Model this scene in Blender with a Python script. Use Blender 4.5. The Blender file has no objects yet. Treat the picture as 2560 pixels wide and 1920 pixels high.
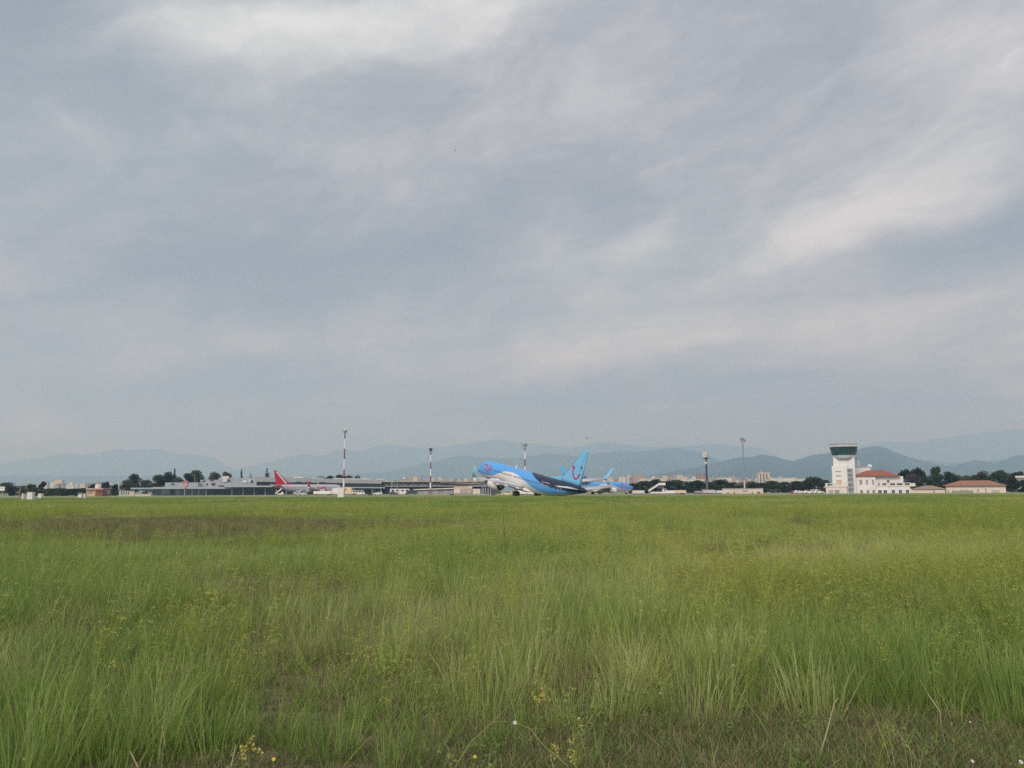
import bpy, math, random
import numpy as np
from mathutils import Vector, Matrix, Euler

random.seed(7)
rng = np.random.default_rng(7)
S = bpy.context.scene
COL = S.collection
R = math.radians

# ------------------------------------------------------------------ camera
FPX = 1970.0                       # focal length in pixels of the 2560 px wide photograph
CAM_H = 1.5
PITCH = math.atan(266.5 / FPX)
ROLL = R(0.22)
_F = Vector((0, math.cos(PITCH), math.sin(PITCH)))
_R0 = Vector((1, 0, 0))
_U0 = _R0.cross(_F)
_R = _R0 * math.cos(ROLL) - _U0 * math.sin(ROLL)
_U = _U0 * math.cos(ROLL) + _R0 * math.sin(ROLL)
cam_data = bpy.data.cameras.new('camera')
cam = bpy.data.objects.new('camera', cam_data)
COL.objects.link(cam)
cam_data.sensor_width = 36.0
cam_data.lens = 36.0 * FPX / 2560.0
cam_data.clip_start = 0.1
cam_data.clip_end = 120000.0
cam.matrix_world = Matrix(((_R.x, _U.x, -_F.x, 0), (_R.y, _U.y, -_F.y, 0), (_R.z, _U.z, -_F.z, CAM_H), (0, 0, 0, 1)))
S.camera = cam


def ray(px, py):
    return _F + _R * ((px - 1280.0) / FPX) - _U * ((py - 960.0) / FPX)


def P(px, py, Y):
    d = ray(px, py)
    return Vector((0, 0, CAM_H)) + d * (Y / d.y)


FRAME = None                        # (pixel of the centre, azimuth, distance): a building drawn in its own frame, then turned to face across the field


def XP(px, Y):
    if FRAME: return (px - FRAME[0]) * math.cos(FRAME[1]) * Y / FPX
    return P(px, 1226.0, Y).x


def ZP(py, px, Y):
    return P(px, py, Y).z


def in_frame(pc, D0, fn):
    global FRAME
    b = P(pc, 1226.0, D0)
    phi = math.atan2(b.x, D0)
    have = set(bpy.data.objects)
    FRAME = (pc, phi, D0)
    fn()
    FRAME = None
    for o in bpy.data.objects:
        if o in have or o.parent is not None: continue
        x, y = o.location.x, o.location.y - D0
        o.location.x = b.x + x * math.cos(phi) + y * math.sin(phi)
        o.location.y = D0 - x * math.sin(phi) + y * math.cos(phi)
        o.rotation_euler.z -= phi


# ------------------------------------------------------------------ view and render settings
S.view_settings.view_transform = 'Standard'
S.view_settings.look = 'None'
S.view_settings.gamma = 1.0
EXPOSURE = 0.9
S.view_settings.exposure = EXPOSURE
S.view_settings.use_curve_mapping = False
S.cycles.use_denoising = False     # a denoiser smears the grass; the grain that is left looks like sensor noise
S.cycles.use_adaptive_sampling = False
S.cycles.max_bounces = 7
S.cycles.diffuse_bounces = 5
S.cycles.glossy_bounces = 2
S.cycles.transmission_bounces = 3
S.cycles.transparent_max_bounces = 6
S.cycles.volume_bounces = 3
S.cycles.sample_clamp_indirect = 4.0

# ------------------------------------------------------------------ sun behind thin overcast, and the cloudy sky
SUN_EL, SUN_AZ = R(38), R(205)      # azimuth measured clockwise from +Y: behind the camera, a little to its left
sun_data = bpy.data.lights.new('sun', 'SUN')
sun_data.energy = 1.5
sun_data.angle = R(22)
sun_data.color = (1.0, 0.965, 0.91)
sun = bpy.data.objects.new('sun', sun_data)
COL.objects.link(sun)
_sd = Vector((math.sin(SUN_AZ) * math.cos(SUN_EL), math.cos(SUN_AZ) * math.cos(SUN_EL), math.sin(SUN_EL)))
sun.rotation_euler = _sd.to_track_quat('Z', 'Y').to_euler()
sun.location = (0, 0, 60)

world = bpy.data.worlds.new('World')
S.world = world
world.use_nodes = True
WT = world.node_tree
WT.nodes.clear()


class E:
    """tiny expression wrapper: arithmetic on node sockets"""
    def __init__(self, t, s): self.t, self.s = t, s
    def _m(self, op, *a):
        n = self.t.nodes.new('ShaderNodeMath'); n.operation = op
        for i, v in enumerate((self,) + a):
            if isinstance(v, E): self.t.links.new(v.s, n.inputs[i])
            else: n.inputs[i].default_value = v
        return E(self.t, n.outputs[0])
    def __add__(self, o): return self._m('ADD', o)
    def __sub__(self, o): return self._m('SUBTRACT', o)
    def __mul__(self, o): return self._m('MULTIPLY', o)
    def __truediv__(self, o): return self._m('DIVIDE', o)
    def max(self, o): return self._m('MAXIMUM', o)
    def min(self, o): return self._m('MINIMUM', o)
    def pow(self, o): return self._m('POWER', o)
    def exp(self): return self._m('EXPONENT')
    def clamp(self): return self.max(0.0).min(1.0)
    def step(self, a, b):
        q = ((self - a) * (1.0 / (b - a))).clamp()
        return q * q * (q * -2.0 + 3.0)


def world_sky():
    t = WT
    tc = t.nodes.new('ShaderNodeTexCoord')
    sp = t.nodes.new('ShaderNodeSeparateXYZ')
    t.links.new(tc.outputs['Generated'], sp.inputs[0])
    x, y, z = (E(t, sp.outputs[i]) for i in range(3))
    az = x._m('ARCTAN2', y)
    el = z._m('ARCSINE')
    zz = z._m('ABSOLUTE') + 0.07
    u, v = x / zz, y / zz                      # a flat cloud deck overhead

    def combine(a, b, c=0.0):
        n = t.nodes.new('ShaderNodeCombineXYZ')
        for i, q in enumerate((a, b, c)):
            if isinstance(q, E): t.links.new(q.s, n.inputs[i])
            else: n.inputs[i].default_value = q
        return n.outputs[0]

    def noise(vec, scale, detail=5.0, rough=0.5, dist=0.0):
        n = t.nodes.new('ShaderNodeTexNoise')
        t.links.new(vec, n.inputs['Vector'])
        n.inputs['Scale'].default_value = scale
        n.inputs['Detail'].default_value = detail
        n.inputs['Roughness'].default_value = rough
        n.inputs['Distortion'].default_value = dist
        return E(t, n.outputs[0])

    k = 0.42                                    # streets of cloud run a little towards the camera on the right
    ca, sa = math.cos(k), math.sin(k)
    ur, vr = u * ca - v * sa, u * sa + v * ca
    deck = combine(ur * 0.45 + 3.1, vr + 1.7)
    broad = noise(deck, 0.55, 3.0, 0.5, 0.4)
    mid = noise(deck, 1.5, 5.0, 0.55, 0.5)
    fine = noise(combine(ur * 0.7 + 8.0, vr * 1.0 + 2.0), 3.4, 9.0, 0.66, 0.5)
    ang = combine(az, el * 1.6, 0.37)
    w1 = noise(ang, 5.0, 5.0, 0.55) - 0.5
    w2 = noise(combine(az + 4.0, el * 1.6, 2.1), 5.0, 5.0, 0.55) - 0.5
    aw, ew = az + w1 * 0.16, el + w2 * 0.075

    # cloud masses: (px, py, half length, half height in px, tilt in degrees, amplitude)
    masses = [
        (760, 105, 240, 55, 12, 0.26), (1130, 60, 230, 60, 8, 0.24), (560, 75, 140, 60, 10, 0.12), (90, 60, 180, 120, 0, -0.34), (330, 30, 90, 60, 0, 0.12),
        (2300, 40, 120, 70, 20, 0.14), (2500, 150, 90, 150, 40, 0.12), (1430, 235, 130, 60, 0, 0.13),
        (780, 690, 520, 95, 14, -0.30), (1350, 480, 700, 150, 10, -0.03), (330, 470, 380, 90, 8, -0.06), (1750, 130, 420, 120, 10, -0.08),
        (2080, 640, 300, 55, 12, 0.30), (2180, 560, 130, 60, 30, 0.14), (2460, 565, 180, 42, 6, -0.34), (1610, 600, 70, 25, 30, 0.22),
        (1450, 640, 130, 28, 10, 0.10), (1900, 745, 380, 45, 5, -0.12), (750, 850, 480, 55, 8, 0.15), (1800, 850, 420, 38, 3, 0.18),
        (1420, 905, 110, 36, 20, 0.14), (1650, 1000, 500, 38, 0, -0.14), (2350, 900, 300, 40, 6, 0.12), (40, 1062, 60, 22, 5, 0.42),
        (60, 720, 130, 130, 0, 0.10), (2540, 955, 40, 14, 0, 0.25), (500, 1010, 500, 40, 3, -0.05), (2100, 1040, 420, 40, 0, -0.02)]
    billow = noise(combine(aw, ew * 2.3 - aw * 0.45, 0.8), 4.6, 9.0, 0.58, 0.35)
    grain = noise(combine(aw * 1.0 + 7.0, ew * 2.2 - aw * 0.35, 3.8), 26.0, 6.0, 0.62, 0.5)
    c = (broad - 0.5) * 0.50 + (mid - 0.5) * 0.42 + (fine - 0.5) * 0.26 + (billow - 0.5) * 1.15 + (grain - 0.5) * 0.22 + 0.435
    for (px, py, sx, sy, a, amp) in masses:
        d = ray(px, py).normalized()
        a0, e0 = math.atan2(d.x, d.y), math.asin(d.z)
        cs, sn = math.cos(R(a)), math.sin(R(a))
        da, de = aw - a0, ew - e0
        p = (da * cs + de * sn) * (FPX / sx)
        q = (de * cs - da * sn) * (FPX / sy)
        g = ((p * p + q * q) * -0.5).exp()
        c = c + g * (amp * 1.4)
    ramp = t.nodes.new('ShaderNodeValToRGB')
    t.links.new(c.s, ramp.inputs[0])
    cr = ramp.color_ramp
    cr.interpolation = 'B_SPLINE'
    cr.elements[0].position = 0.0; cr.elements[0].color = (0.272, 0.288, 0.318, 1)
    cr.elements[1].position = 1.0; cr.elements[1].color = (0.84, 0.83, 0.82, 1)
    e = cr.elements.new(0.28); e.color = (0.367, 0.374, 0.400, 1)
    e = cr.elements.new(0.50); e.color = (0.490, 0.489, 0.506, 1)
    e = cr.elements.new(0.72); e.color = (0.618, 0.613, 0.622, 1)
    # thinner, bluer cloud in places
    thin = noise(combine(ur * 0.6 + 11.0, vr + 5.0), 0.9, 3.0, 0.5).step(0.47, 0.66)
    sky = t.nodes.new('ShaderNodeTexSky')
    sky.sky_type = 'NISHITA'
    sky.sun_disc = False
    sky.sun_elevation = SUN_EL
    sky.sun_rotation = SUN_AZ
    sky.air_density = 1.0; sky.dust_density = 2.0
    mul = t.nodes.new('ShaderNodeVectorMath'); mul.operation = 'SCALE'
    t.links.new(ramp.outputs[0], mul.inputs[0])
    sc = (z.max(0.0) * 0.30 + 0.95) * (10.0 / 2 ** EXPOSURE)
    t.links.new(sc.s, mul.inputs['Scale'])
    tealv = t.nodes.new('ShaderNodeVectorMath'); tealv.operation = 'MULTIPLY'
    t.links.new(mul.outputs[0], tealv.inputs[0])
    tealv.inputs[1].default_value = (0.955, 1.005, 0.99)
    mt = t.nodes.new('ShaderNodeMix'); mt.data_type = 'RGBA'
    t.links.new(thin.s, mt.inputs[0]); t.links.new(mul.outputs[0], mt.inputs[6]); t.links.new(tealv.outputs[0], mt.inputs[7])
    ms = t.nodes.new('ShaderNodeMix'); ms.data_type = 'RGBA'
    ms.inputs[0].default_value = 0.035            # a little blue sky through the cloud
    t.links.new(mt.outputs[2], ms.inputs[6]); t.links.new(sky.outputs[0], ms.inputs[7])
    bg = t.nodes.new('ShaderNodeBackground')
    bg.inputs[1].default_value = 0.1
    t.links.new(ms.outputs[2], bg.inputs[0])
    out = t.nodes.new('ShaderNodeOutputWorld')
    t.links.new(bg.outputs[0], out.inputs[0])


world_sky()

# ------------------------------------------------------------------ materials
MATS = {}


def M(name, rgb, rough=0.6, var=0.12, scale=0.6, metal=0.0, spec=0.5, trans=0.0, attr=None, bump=0.0):
    """painted / natural surface: base colour with patchy wear from noise; attr = a colour attribute that gives the colour"""
    if name in MATS: return MATS[name]
    m = bpy.data.materials.new(name); m.use_nodes = True
    t = m.node_tree; t.nodes.clear()
    out = t.nodes.new('ShaderNodeOutputMaterial')
    b = t.nodes.new('ShaderNodeBsdfPrincipled')
    b.inputs['Roughness'].default_value = rough
    b.inputs['Metallic'].default_value = metal
    b.inputs['Specular IOR Level'].default_value = spec
    tc = t.nodes.new('ShaderNodeTexCoord')
    nz = t.nodes.new('ShaderNodeTexNoise')
    nz.inputs['Scale'].default_value = scale; nz.inputs['Detail'].default_value = 6.0
    t.links.new(tc.outputs['Object'], nz.inputs['Vector'])
    mr = t.nodes.new('ShaderNodeMapRange')
    mr.inputs[1].default_value = 0.25; mr.inputs[2].default_value = 0.75
    mr.inputs[3].default_value = 1.0 - var; mr.inputs[4].default_value = 1.0 + var
    t.links.new(nz.outputs[0], mr.inputs[0])
    vm = t.nodes.new('ShaderNodeVectorMath'); vm.operation = 'SCALE'
    if attr:
        at = t.nodes.new('ShaderNodeAttribute'); at.attribute_name = attr
        t.links.new(at.outputs['Color'], vm.inputs[0])
    else:
        vm.inputs[0].default_value = rgb
    t.links.new(mr.outputs[0], vm.inputs['Scale'])
    t.links.new(vm.outputs[0], b.inputs['Base Color'])
    if bump:
        bp = t.nodes.new('ShaderNodeBump'); bp.inputs['Strength'].default_value = bump
        t.links.new(nz.outputs[0], bp.inputs['Height']); t.links.new(bp.outputs[0], b.inputs['Normal'])
    if trans:
        tr = t.nodes.new('ShaderNodeBsdfTranslucent')
        t.links.new(vm.outputs[0], tr.inputs[0])
        mx = t.nodes.new('ShaderNodeMixShader'); mx.inputs[0].default_value = trans
        t.links.new(b.outputs[0], mx.inputs[1]); t.links.new(tr.outputs[0], mx.inputs[2])
        t.links.new(mx.outputs[0], out.inputs[0])
    else:
        t.links.new(b.outputs[0], out.inputs[0])
    MATS[name] = m
    return m


def vegetation(name, ca, cb, cc, trans=0.3, var=0.25):
    """blade / leaf colour: runs from ca over cb to cc with the 'tint' carried by each tuft, plus variation from blade to blade"""
    if name in MATS: return MATS[name]
    m = bpy.data.materials.new(name); m.use_nodes = True
    t = m.node_tree; t.nodes.clear()
    out = t.nodes.new('ShaderNodeOutputMaterial')
    at = t.nodes.new('ShaderNodeAttribute'); at.attribute_name = 'tint'; at.attribute_type = 'INSTANCER'
    bl = t.nodes.new('ShaderNodeAttribute'); bl.attribute_name = 'blade'
    ad = t.nodes.new('ShaderNodeMath'); ad.operation = 'MULTIPLY_ADD'
    t.links.new(bl.outputs['Fac'], ad.inputs[0]); ad.inputs[1].default_value = var
    t.links.new(at.outputs['Fac'], ad.inputs[2])
    rp = t.nodes.new('ShaderNodeValToRGB')
    rp.color_ramp.elements[0].position = 0.0; rp.color_ramp.elements[0].color = (*ca, 1)
    rp.color_ramp.elements[1].position = 1.0; rp.color_ramp.elements[1].color = (*cc, 1)
    e = rp.color_ramp.elements.new(0.5); e.color = (*cb, 1)
    t.links.new(ad.outputs[0], rp.inputs[0])
    b = t.nodes.new('ShaderNodeBsdfPrincipled')
    b.inputs['Roughness'].default_value = 0.55; b.inputs['Specular IOR Level'].default_value = 0.3
    t.links.new(rp.outputs[0], b.inputs['Base Color'])
    tr = t.nodes.new('ShaderNodeBsdfTranslucent'); t.links.new(rp.outputs[0], tr.inputs[0])
    mx = t.nodes.new('ShaderNodeMixShader'); mx.inputs[0].default_value = trans
    t.links.new(b.outputs[0], mx.inputs[1]); t.links.new(tr.outputs[0], mx.inputs[2])
    t.links.new(mx.outputs[0], out.inputs[0])
    MATS[name] = m
    return m


WHITE = M('white_render', (0.74, 0.74, 0.73), 0.7, 0.07, 0.35)
OFFWHITE = M('off_white_render', (0.70, 0.66, 0.58), 0.75, 0.10, 0.3)
CREAM = M('cream_render', (0.68, 0.63, 0.53), 0.75, 0.08, 0.4)
PEACH = M('peach_render', (0.62, 0.44, 0.32), 0.8, 0.10, 0.5)
ORANGE = M('orange_render', (0.50, 0.22, 0.13), 0.8, 0.12, 0.5)
LGREY = M('light_grey_cladding', (0.38, 0.41, 0.44), 0.55, 0.08, 0.3)
PGREY = M('pale_blue_grey_roof', (0.42, 0.48, 0.52), 0.5, 0.06, 0.2)
MGREY = M('mid_grey_concrete', (0.30, 0.30, 0.30), 0.8, 0.15, 0.4)
DGREY = M('dark_grey_metal', (0.08, 0.085, 0.09), 0.5, 0.15, 1.0)
BLACK = M('black_rubber', (0.018, 0.018, 0.02), 0.75, 0.2, 2.0)
GLASS = M('dark_window_glass', (0.020, 0.032, 0.050), 0.12, 0.30, 0.25, spec=0.7)
BLUEGLASS = M('blue_grey_window_glass', (0.10, 0.15, 0.19), 0.15, 0.25, 0.3, spec=0.7)
TEAL = M('green_tower_glass', (0.010, 0.062, 0.064), 0.10, 0.55, 0.5, spec=0.7)
REDTILE = M('red_roof_tiles', (0.31, 0.105, 0.075), 0.85, 0.22, 1.2, bump=0.3)
BROWNTILE = M('brown_roof_tiles', (0.30, 0.15, 0.10), 0.85, 0.25, 1.2, bump=0.3)
TANTILE = M('faded_roof_tiles', (0.32, 0.22, 0.18), 0.85, 0.2, 1.2, bump=0.3)
REDPAINT = M('mast_red_paint', (0.22, 0.055, 0.06), 0.5, 0.15, 0.8)
WHITEPAINT = M('mast_white_paint', (0.75, 0.76, 0.76), 0.5, 0.1, 0.8)
GALV = M('galvanised_steel', (0.33, 0.34, 0.36), 0.45, 0.12, 1.0, metal=0.3)
RUST = M('dark_red_brown_steel', (0.07, 0.035, 0.05), 0.6, 0.2, 1.0)
VWHITE = M('white_vehicle_paint', (0.80, 0.80, 0.77), 0.3, 0.04, 0.6)
VCREAM = M('cream_vehicle_paint', (0.72, 0.62, 0.42), 0.35, 0.05, 0.6)
VRED = M('red_vehicle_paint', (0.35, 0.03, 0.03), 0.35, 0.05, 0.6)
VDARK = M('dark_vehicle_paint', (0.06, 0.065, 0.08), 0.35, 0.08, 0.6)
ORANGEMARK = M('orange_mark', (0.45, 0.20, 0.04), 0.5, 0.05)
LAV = M('lavender_grey_steel', (0.42, 0.42, 0.47), 0.5, 0.1, 0.8)
BARK = M('bark', (0.075, 0.055, 0.04), 0.9, 0.3, 4.0, bump=0.5)


# ------------------------------------------------------------------ mesh helpers
class MB:
    def __init__(self):
        self.v, self.f, self.m, self.col = [], [], [], None

    def add(self, vs, fs, m=0):
        o = len(self.v)
        self.v += [tuple(p) for p in vs]
        for f in fs:
            self.f.append(tuple(i + o for i in f)); self.m.append(m)
        return self

    def box(self, x0, x1, y0, y1, z0, z1, m=0):
        x0, x1 = min(x0, x1), max(x0, x1); y0, y1 = min(y0, y1), max(y0, y1); z0, z1 = min(z0, z1), max(z0, z1)
        return self.add([(x0, y0, z0), (x1, y0, z0), (x1, y1, z0), (x0, y1, z0), (x0, y0, z1), (x1, y0, z1), (x1, y1, z1), (x0, y1, z1)],
                        [(3, 2, 1, 0), (4, 5, 6, 7), (0, 1, 5, 4), (1, 2, 6, 5), (2, 3, 7, 6), (3, 0, 4, 7)], m)

    def obox(self, c, ux, hx, uy, hy, z0, z1, m=0):
        """box with horizontal axes ux, uy (unit 2-vectors) centred on c"""
        vs = []
        for z in (z0, z1):
            for sx, sy in ((-1, -1), (1, -1), (1, 1), (-1, 1)):
                vs.append((c[0] + ux[0] * hx * sx + uy[0] * hy * sy, c[1] + ux[1] * hx * sx + uy[1] * hy * sy, z))
        return self.add(vs, [(3, 2, 1, 0), (4, 5, 6, 7), (0, 1, 5, 4), (1, 2, 6, 5), (2, 3, 7, 6), (3, 0, 4, 7)], m)

    def tube(self, p0, p1, r0, r1=None, n=8, m=0, caps=True):
        r1 = r0 if r1 is None else r1
        p0, p1 = Vector(p0), Vector(p1)
        d = (p1 - p0).normalized()
        a = d.orthogonal().normalized(); b = d.cross(a)
        vs = []
        for p, r in ((p0, r0), (p1, r1)):
            for i in range(n):
                t = 2 * math.pi * i / n
                vs.append(p + (a * math.cos(t) + b * math.sin(t)) * r)
        fs = [(i, (i + 1) % n, n + (i + 1) % n, n + i) for i in range(n)]
        if caps: fs += [tuple(range(n - 1, -1, -1)), tuple(range(n, 2 * n))]
        return self.add(vs, fs, m)

    def rings(self, rings, m=0, cap=True, closed=True):
        n = len(rings[0]); vs = [p for r in rings for p in r]; fs = []
        for k in range(len(rings) - 1):
            for i in range(n if closed else n - 1):
                j = (i + 1) % n
                fs.append((k * n + i, k * n + j, (k + 1) * n + j, (k + 1) * n + i))
        if cap:
            fs += [tuple(range(n - 1, -1, -1)), tuple(range((len(rings) - 1) * n, len(rings) * n))]
        return self.add(vs, fs, m)

    def lathe(self, prof, org, axis='x', n=24, m=0, cap=True):
        rs = []
        for (a, r) in prof:
            ring = []
            for i in range(n):
                t = 2 * math.pi * i / n
                c, s = math.cos(t) * r, math.sin(t) * r
                q = {'x': (a, c, s), 'y': (s, a, c), 'z': (c, s, a)}[axis]
                ring.append((org[0] + q[0], org[1] + q[1], org[2] + q[2]))
            rs.append(ring)
        return self.rings(rs, m, cap)

    def poly(self, pts, m=0):
        return self.add(pts, [tuple(range(len(pts)))], m)

    def hip(self, x0, x1, y0, y1, z0, zr, inset, m=0, th=0.18):
        """hipped roof with eaves board"""
        ym = (y0 + y1) / 2
        self.box(x0, x1, y0, y1, z0 - th, z0 - 0.003, m)
        return self.add([(x0, y0, z0), (x1, y0, z0), (x1, y1, z0), (x0, y1, z0), (x0 + inset, ym, zr), (x1 - inset, ym, zr)],
                        [(0, 1, 5, 4), (1, 2, 5), (2, 3, 4, 5), (3, 0, 4)], m)

    def build(self, name, mats, parent=None, smooth=False, local=False):
        if not isinstance(mats, (list, tuple)): mats = [mats]
        me = bpy.data.meshes.new(name)
        v = self.v
        if parent is not None and not local:
            o = WPOS.get(parent.name, Vector((0, 0, 0)))
            v = [(p[0] - o.x, p[1] - o.y, p[2] - o.z) for p in v]
        me.from_pydata(v, [], self.f)
        for mm in mats: me.materials.append(mm)
        if any(self.m): me.polygons.foreach_set('material_index', self.m)
        if smooth: me.polygons.foreach_set('use_smooth', [True] * len(self.f))
        if self.col is not None:
            a = me.color_attributes.new('paint', 'FLOAT_COLOR', 'POINT')
            a.data.foreach_set('color', np.asarray(self.col, dtype=np.float32).ravel())
        me.update()
        ob = bpy.data.objects.new(name, me)
        COL.objects.link(ob)
        if parent is not None:
            ob.parent = parent
            WPOS[ob.name] = WPOS.get(parent.name, Vector((0, 0, 0)))
        return ob


WPOS = {}


def tag(o, label, cat, group=None):
    o['label'] = label; o['category'] = cat
    if group: o['group'] = group
    return o


def struct(o):
    o['kind'] = 'structure'; return o


def thing(name, label, cat, loc=(0, 0, 0), rot=None, group=None):
    o = bpy.data.objects.new(name, None)
    o.empty_display_size = 0.5
    COL.objects.link(o)
    o.location = loc
    if rot is not None: o.rotation_euler = rot
    WPOS[o.name] = Vector(loc)
    return tag(o, label, cat, group)


def copy_tree(o, parent=None):
    c = o.copy(); COL.objects.link(c)
    if parent is not None: c.parent = parent
    for ch in o.children: copy_tree(ch, c)
    return c


def sstep(a, b, x):
    t = np.clip((np.asarray(x, dtype=float) - a) / (b - a), 0, 1)
    return t * t * (3 - 2 * t)


# value noise for terrain, patches and ridges
_perm = rng.random((256, 256))


def vnoise(x, y):
    x = np.asarray(x, float); y = np.asarray(y, float)
    xi, yi = np.floor(x).astype(int), np.floor(y).astype(int)
    fx, fy = x - xi, y - yi
    fx = fx * fx * (3 - 2 * fx); fy = fy * fy * (3 - 2 * fy)
    a = _perm[xi % 256, yi % 256]; b = _perm[(xi + 1) % 256, yi % 256]
    c = _perm[xi % 256, (yi + 1) % 256]; d = _perm[(xi + 1) % 256, (yi + 1) % 256]
    return (a * (1 - fx) + b * fx) * (1 - fy) + (c * (1 - fx) + d * fx) * fy


def fbm(x, y, o=4):
    s = 0; a = 0.5; t = 0
    for i in range(o):
        s = s + a * vnoise(np.asarray(x) * 2 ** i + 17.3 * i, np.asarray(y) * 2 ** i + 9.1 * i); t += a; a *= 0.5
    return s / t


# ------------------------------------------------------------------ ground
GA = -0.30                               # level of the apron and of the land beyond


def gz(x, y):
    """ground height: a nearly flat field, a slightly raised runway, a lower apron behind it"""
    y = np.asarray(y, float)
    h = 0.25 * sstep(60, 148, y) - 0.55 * sstep(214, 285, y)
    near = 1 - sstep(60, 120, y)
    return h + near * (fbm(np.asarray(x) * 0.22 + 50, y * 0.22 + 30, 3) - 0.5) * 0.14


def ground():
    ys = np.concatenate([np.linspace(-40, 0, 9), np.linspace(1, 60, 90), np.linspace(62, 300, 90), np.array([330, 400, 600, 1000, 2000, 5000, 12000, 26500.])])
    xs = np.concatenate([-np.geomspace(20, 24000, 26)[::-1], np.linspace(-19, 19, 58), np.geomspace(20, 24000, 26)])
    X, Y = np.meshgrid(xs, ys)
    Z = gz(X, Y)
    n, m = X.shape
    vs = np.stack([X.ravel(), Y.ravel(), Z.ravel()], 1)
    fs = [(i * m + j, i * m + j + 1, (i + 1) * m + j + 1, (i + 1) * m + j) for i in range(n - 1) for j in range(m - 1)]
    mb = MB(); mb.v = [tuple(p) for p in vs]; mb.f = fs; mb.m = [0] * len(fs)
    mt = bpy.data.materials.new('meadow_soil'); mt.use_nodes = True
    t = mt.node_tree
    b = t.nodes['Principled BSDF']
    b.inputs['Roughness'].default_value = 0.95; b.inputs['Specular IOR Level'].default_value = 0.1
    tc = t.nodes.new('ShaderNodeTexCoord')
    n1 = t.nodes.new('ShaderNodeTexNoise'); n1.inputs['Scale'].default_value = 0.12; n1.inputs['Detail'].default_value = 8
    n2 = t.nodes.new('ShaderNodeTexNoise'); n2.inputs['Scale'].default_value = 9.0; n2.inputs['Detail'].default_value = 8
    for q in (n1, n2): t.links.new(tc.outputs['Object'], q.inputs['Vector'])
    r1 = t.nodes.new('ShaderNodeValToRGB')
    r1.color_ramp.elements[0].position = 0.35; r1.color_ramp.elements[0].color = (0.220, 0.230, 0.085, 1)
    r1.color_ramp.elements[1].position = 0.65; r1.color_ramp.elements[1].color = (0.280, 0.275, 0.110, 1)
    t.links.new(n1.outputs[0], r1.inputs[0])
    r2 = t.nodes.new('ShaderNodeValToRGB')
    r2.color_ramp.elements[0].position = 0.35; r2.color_ramp.elements[0].color = (0.075, 0.062, 0.038, 1)
    r2.color_ramp.elements[1].position = 0.7; r2.color_ramp.elements[1].color = (0.22, 0.18, 0.115, 1)
    t.links.new(n2.outputs[0], r2.inputs[0])
    mx = t.nodes.new('ShaderNodeMix'); mx.data_type = 'RGBA'
    sp = t.nodes.new('ShaderNodeSeparateXYZ'); t.links.new(tc.outputs['Object'], sp.inputs[0])
    mr = t.nodes.new('ShaderNodeMapRange'); mr.inputs[1].default_value = 9; mr.inputs[2].default_value = 45
    t.links.new(sp.outputs[1], mr.inputs[0])
    t.links.new(mr.outputs[0], mx.inputs[0]); t.links.new(r2.outputs[0], mx.inputs[6]); t.links.new(r1.outputs[0], mx.inputs[7])
    t.links.new(mx.outputs[2], b.inputs['Base Color'])
    bp = t.nodes.new('ShaderNodeBump'); bp.inputs['Strength'].default_value = 0.6; bp.inputs['Distance'].default_value = 0.05
    t.links.new(n2.outputs[0], bp.inputs['Height']); t.links.new(bp.outputs[0], b.inputs['Normal'])
    struct(mb.build('ground', mt, smooth=True))


ground()
ASPHALT = M('runway_asphalt', (0.21, 0.195, 0.155), 0.85, 0.2, 0.15)
CONCRETE = M('apron_concrete', (0.30, 0.285, 0.255), 0.85, 0.14, 0.08)


def runway_and_apron():
    rw = struct(MB().box(-420, 420, 165, 207, 0.15, 0.256).build('runway', ASPHALT))
    mk = M('runway_paint', (0.70, 0.70, 0.66), 0.7, 0.2, 0.5)
    for y in (166.4, 205.8):
        MB().box(-420, 420, y - 0.45, y + 0.45, 0.257, 0.261).build('edge_line', mk, rw)
    for k in range(-13, 14):
        MB().box(k * 30 - 9, k * 30 + 9, 184.6, 185.4, 0.257, 0.261).build('centre_line_dash', mk, rw)
    struct(MB().box(-520, 460, 292, 430, GA - 0.2, GA + 0.03).build('apron', CONCRETE))


runway_and_apron()


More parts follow.
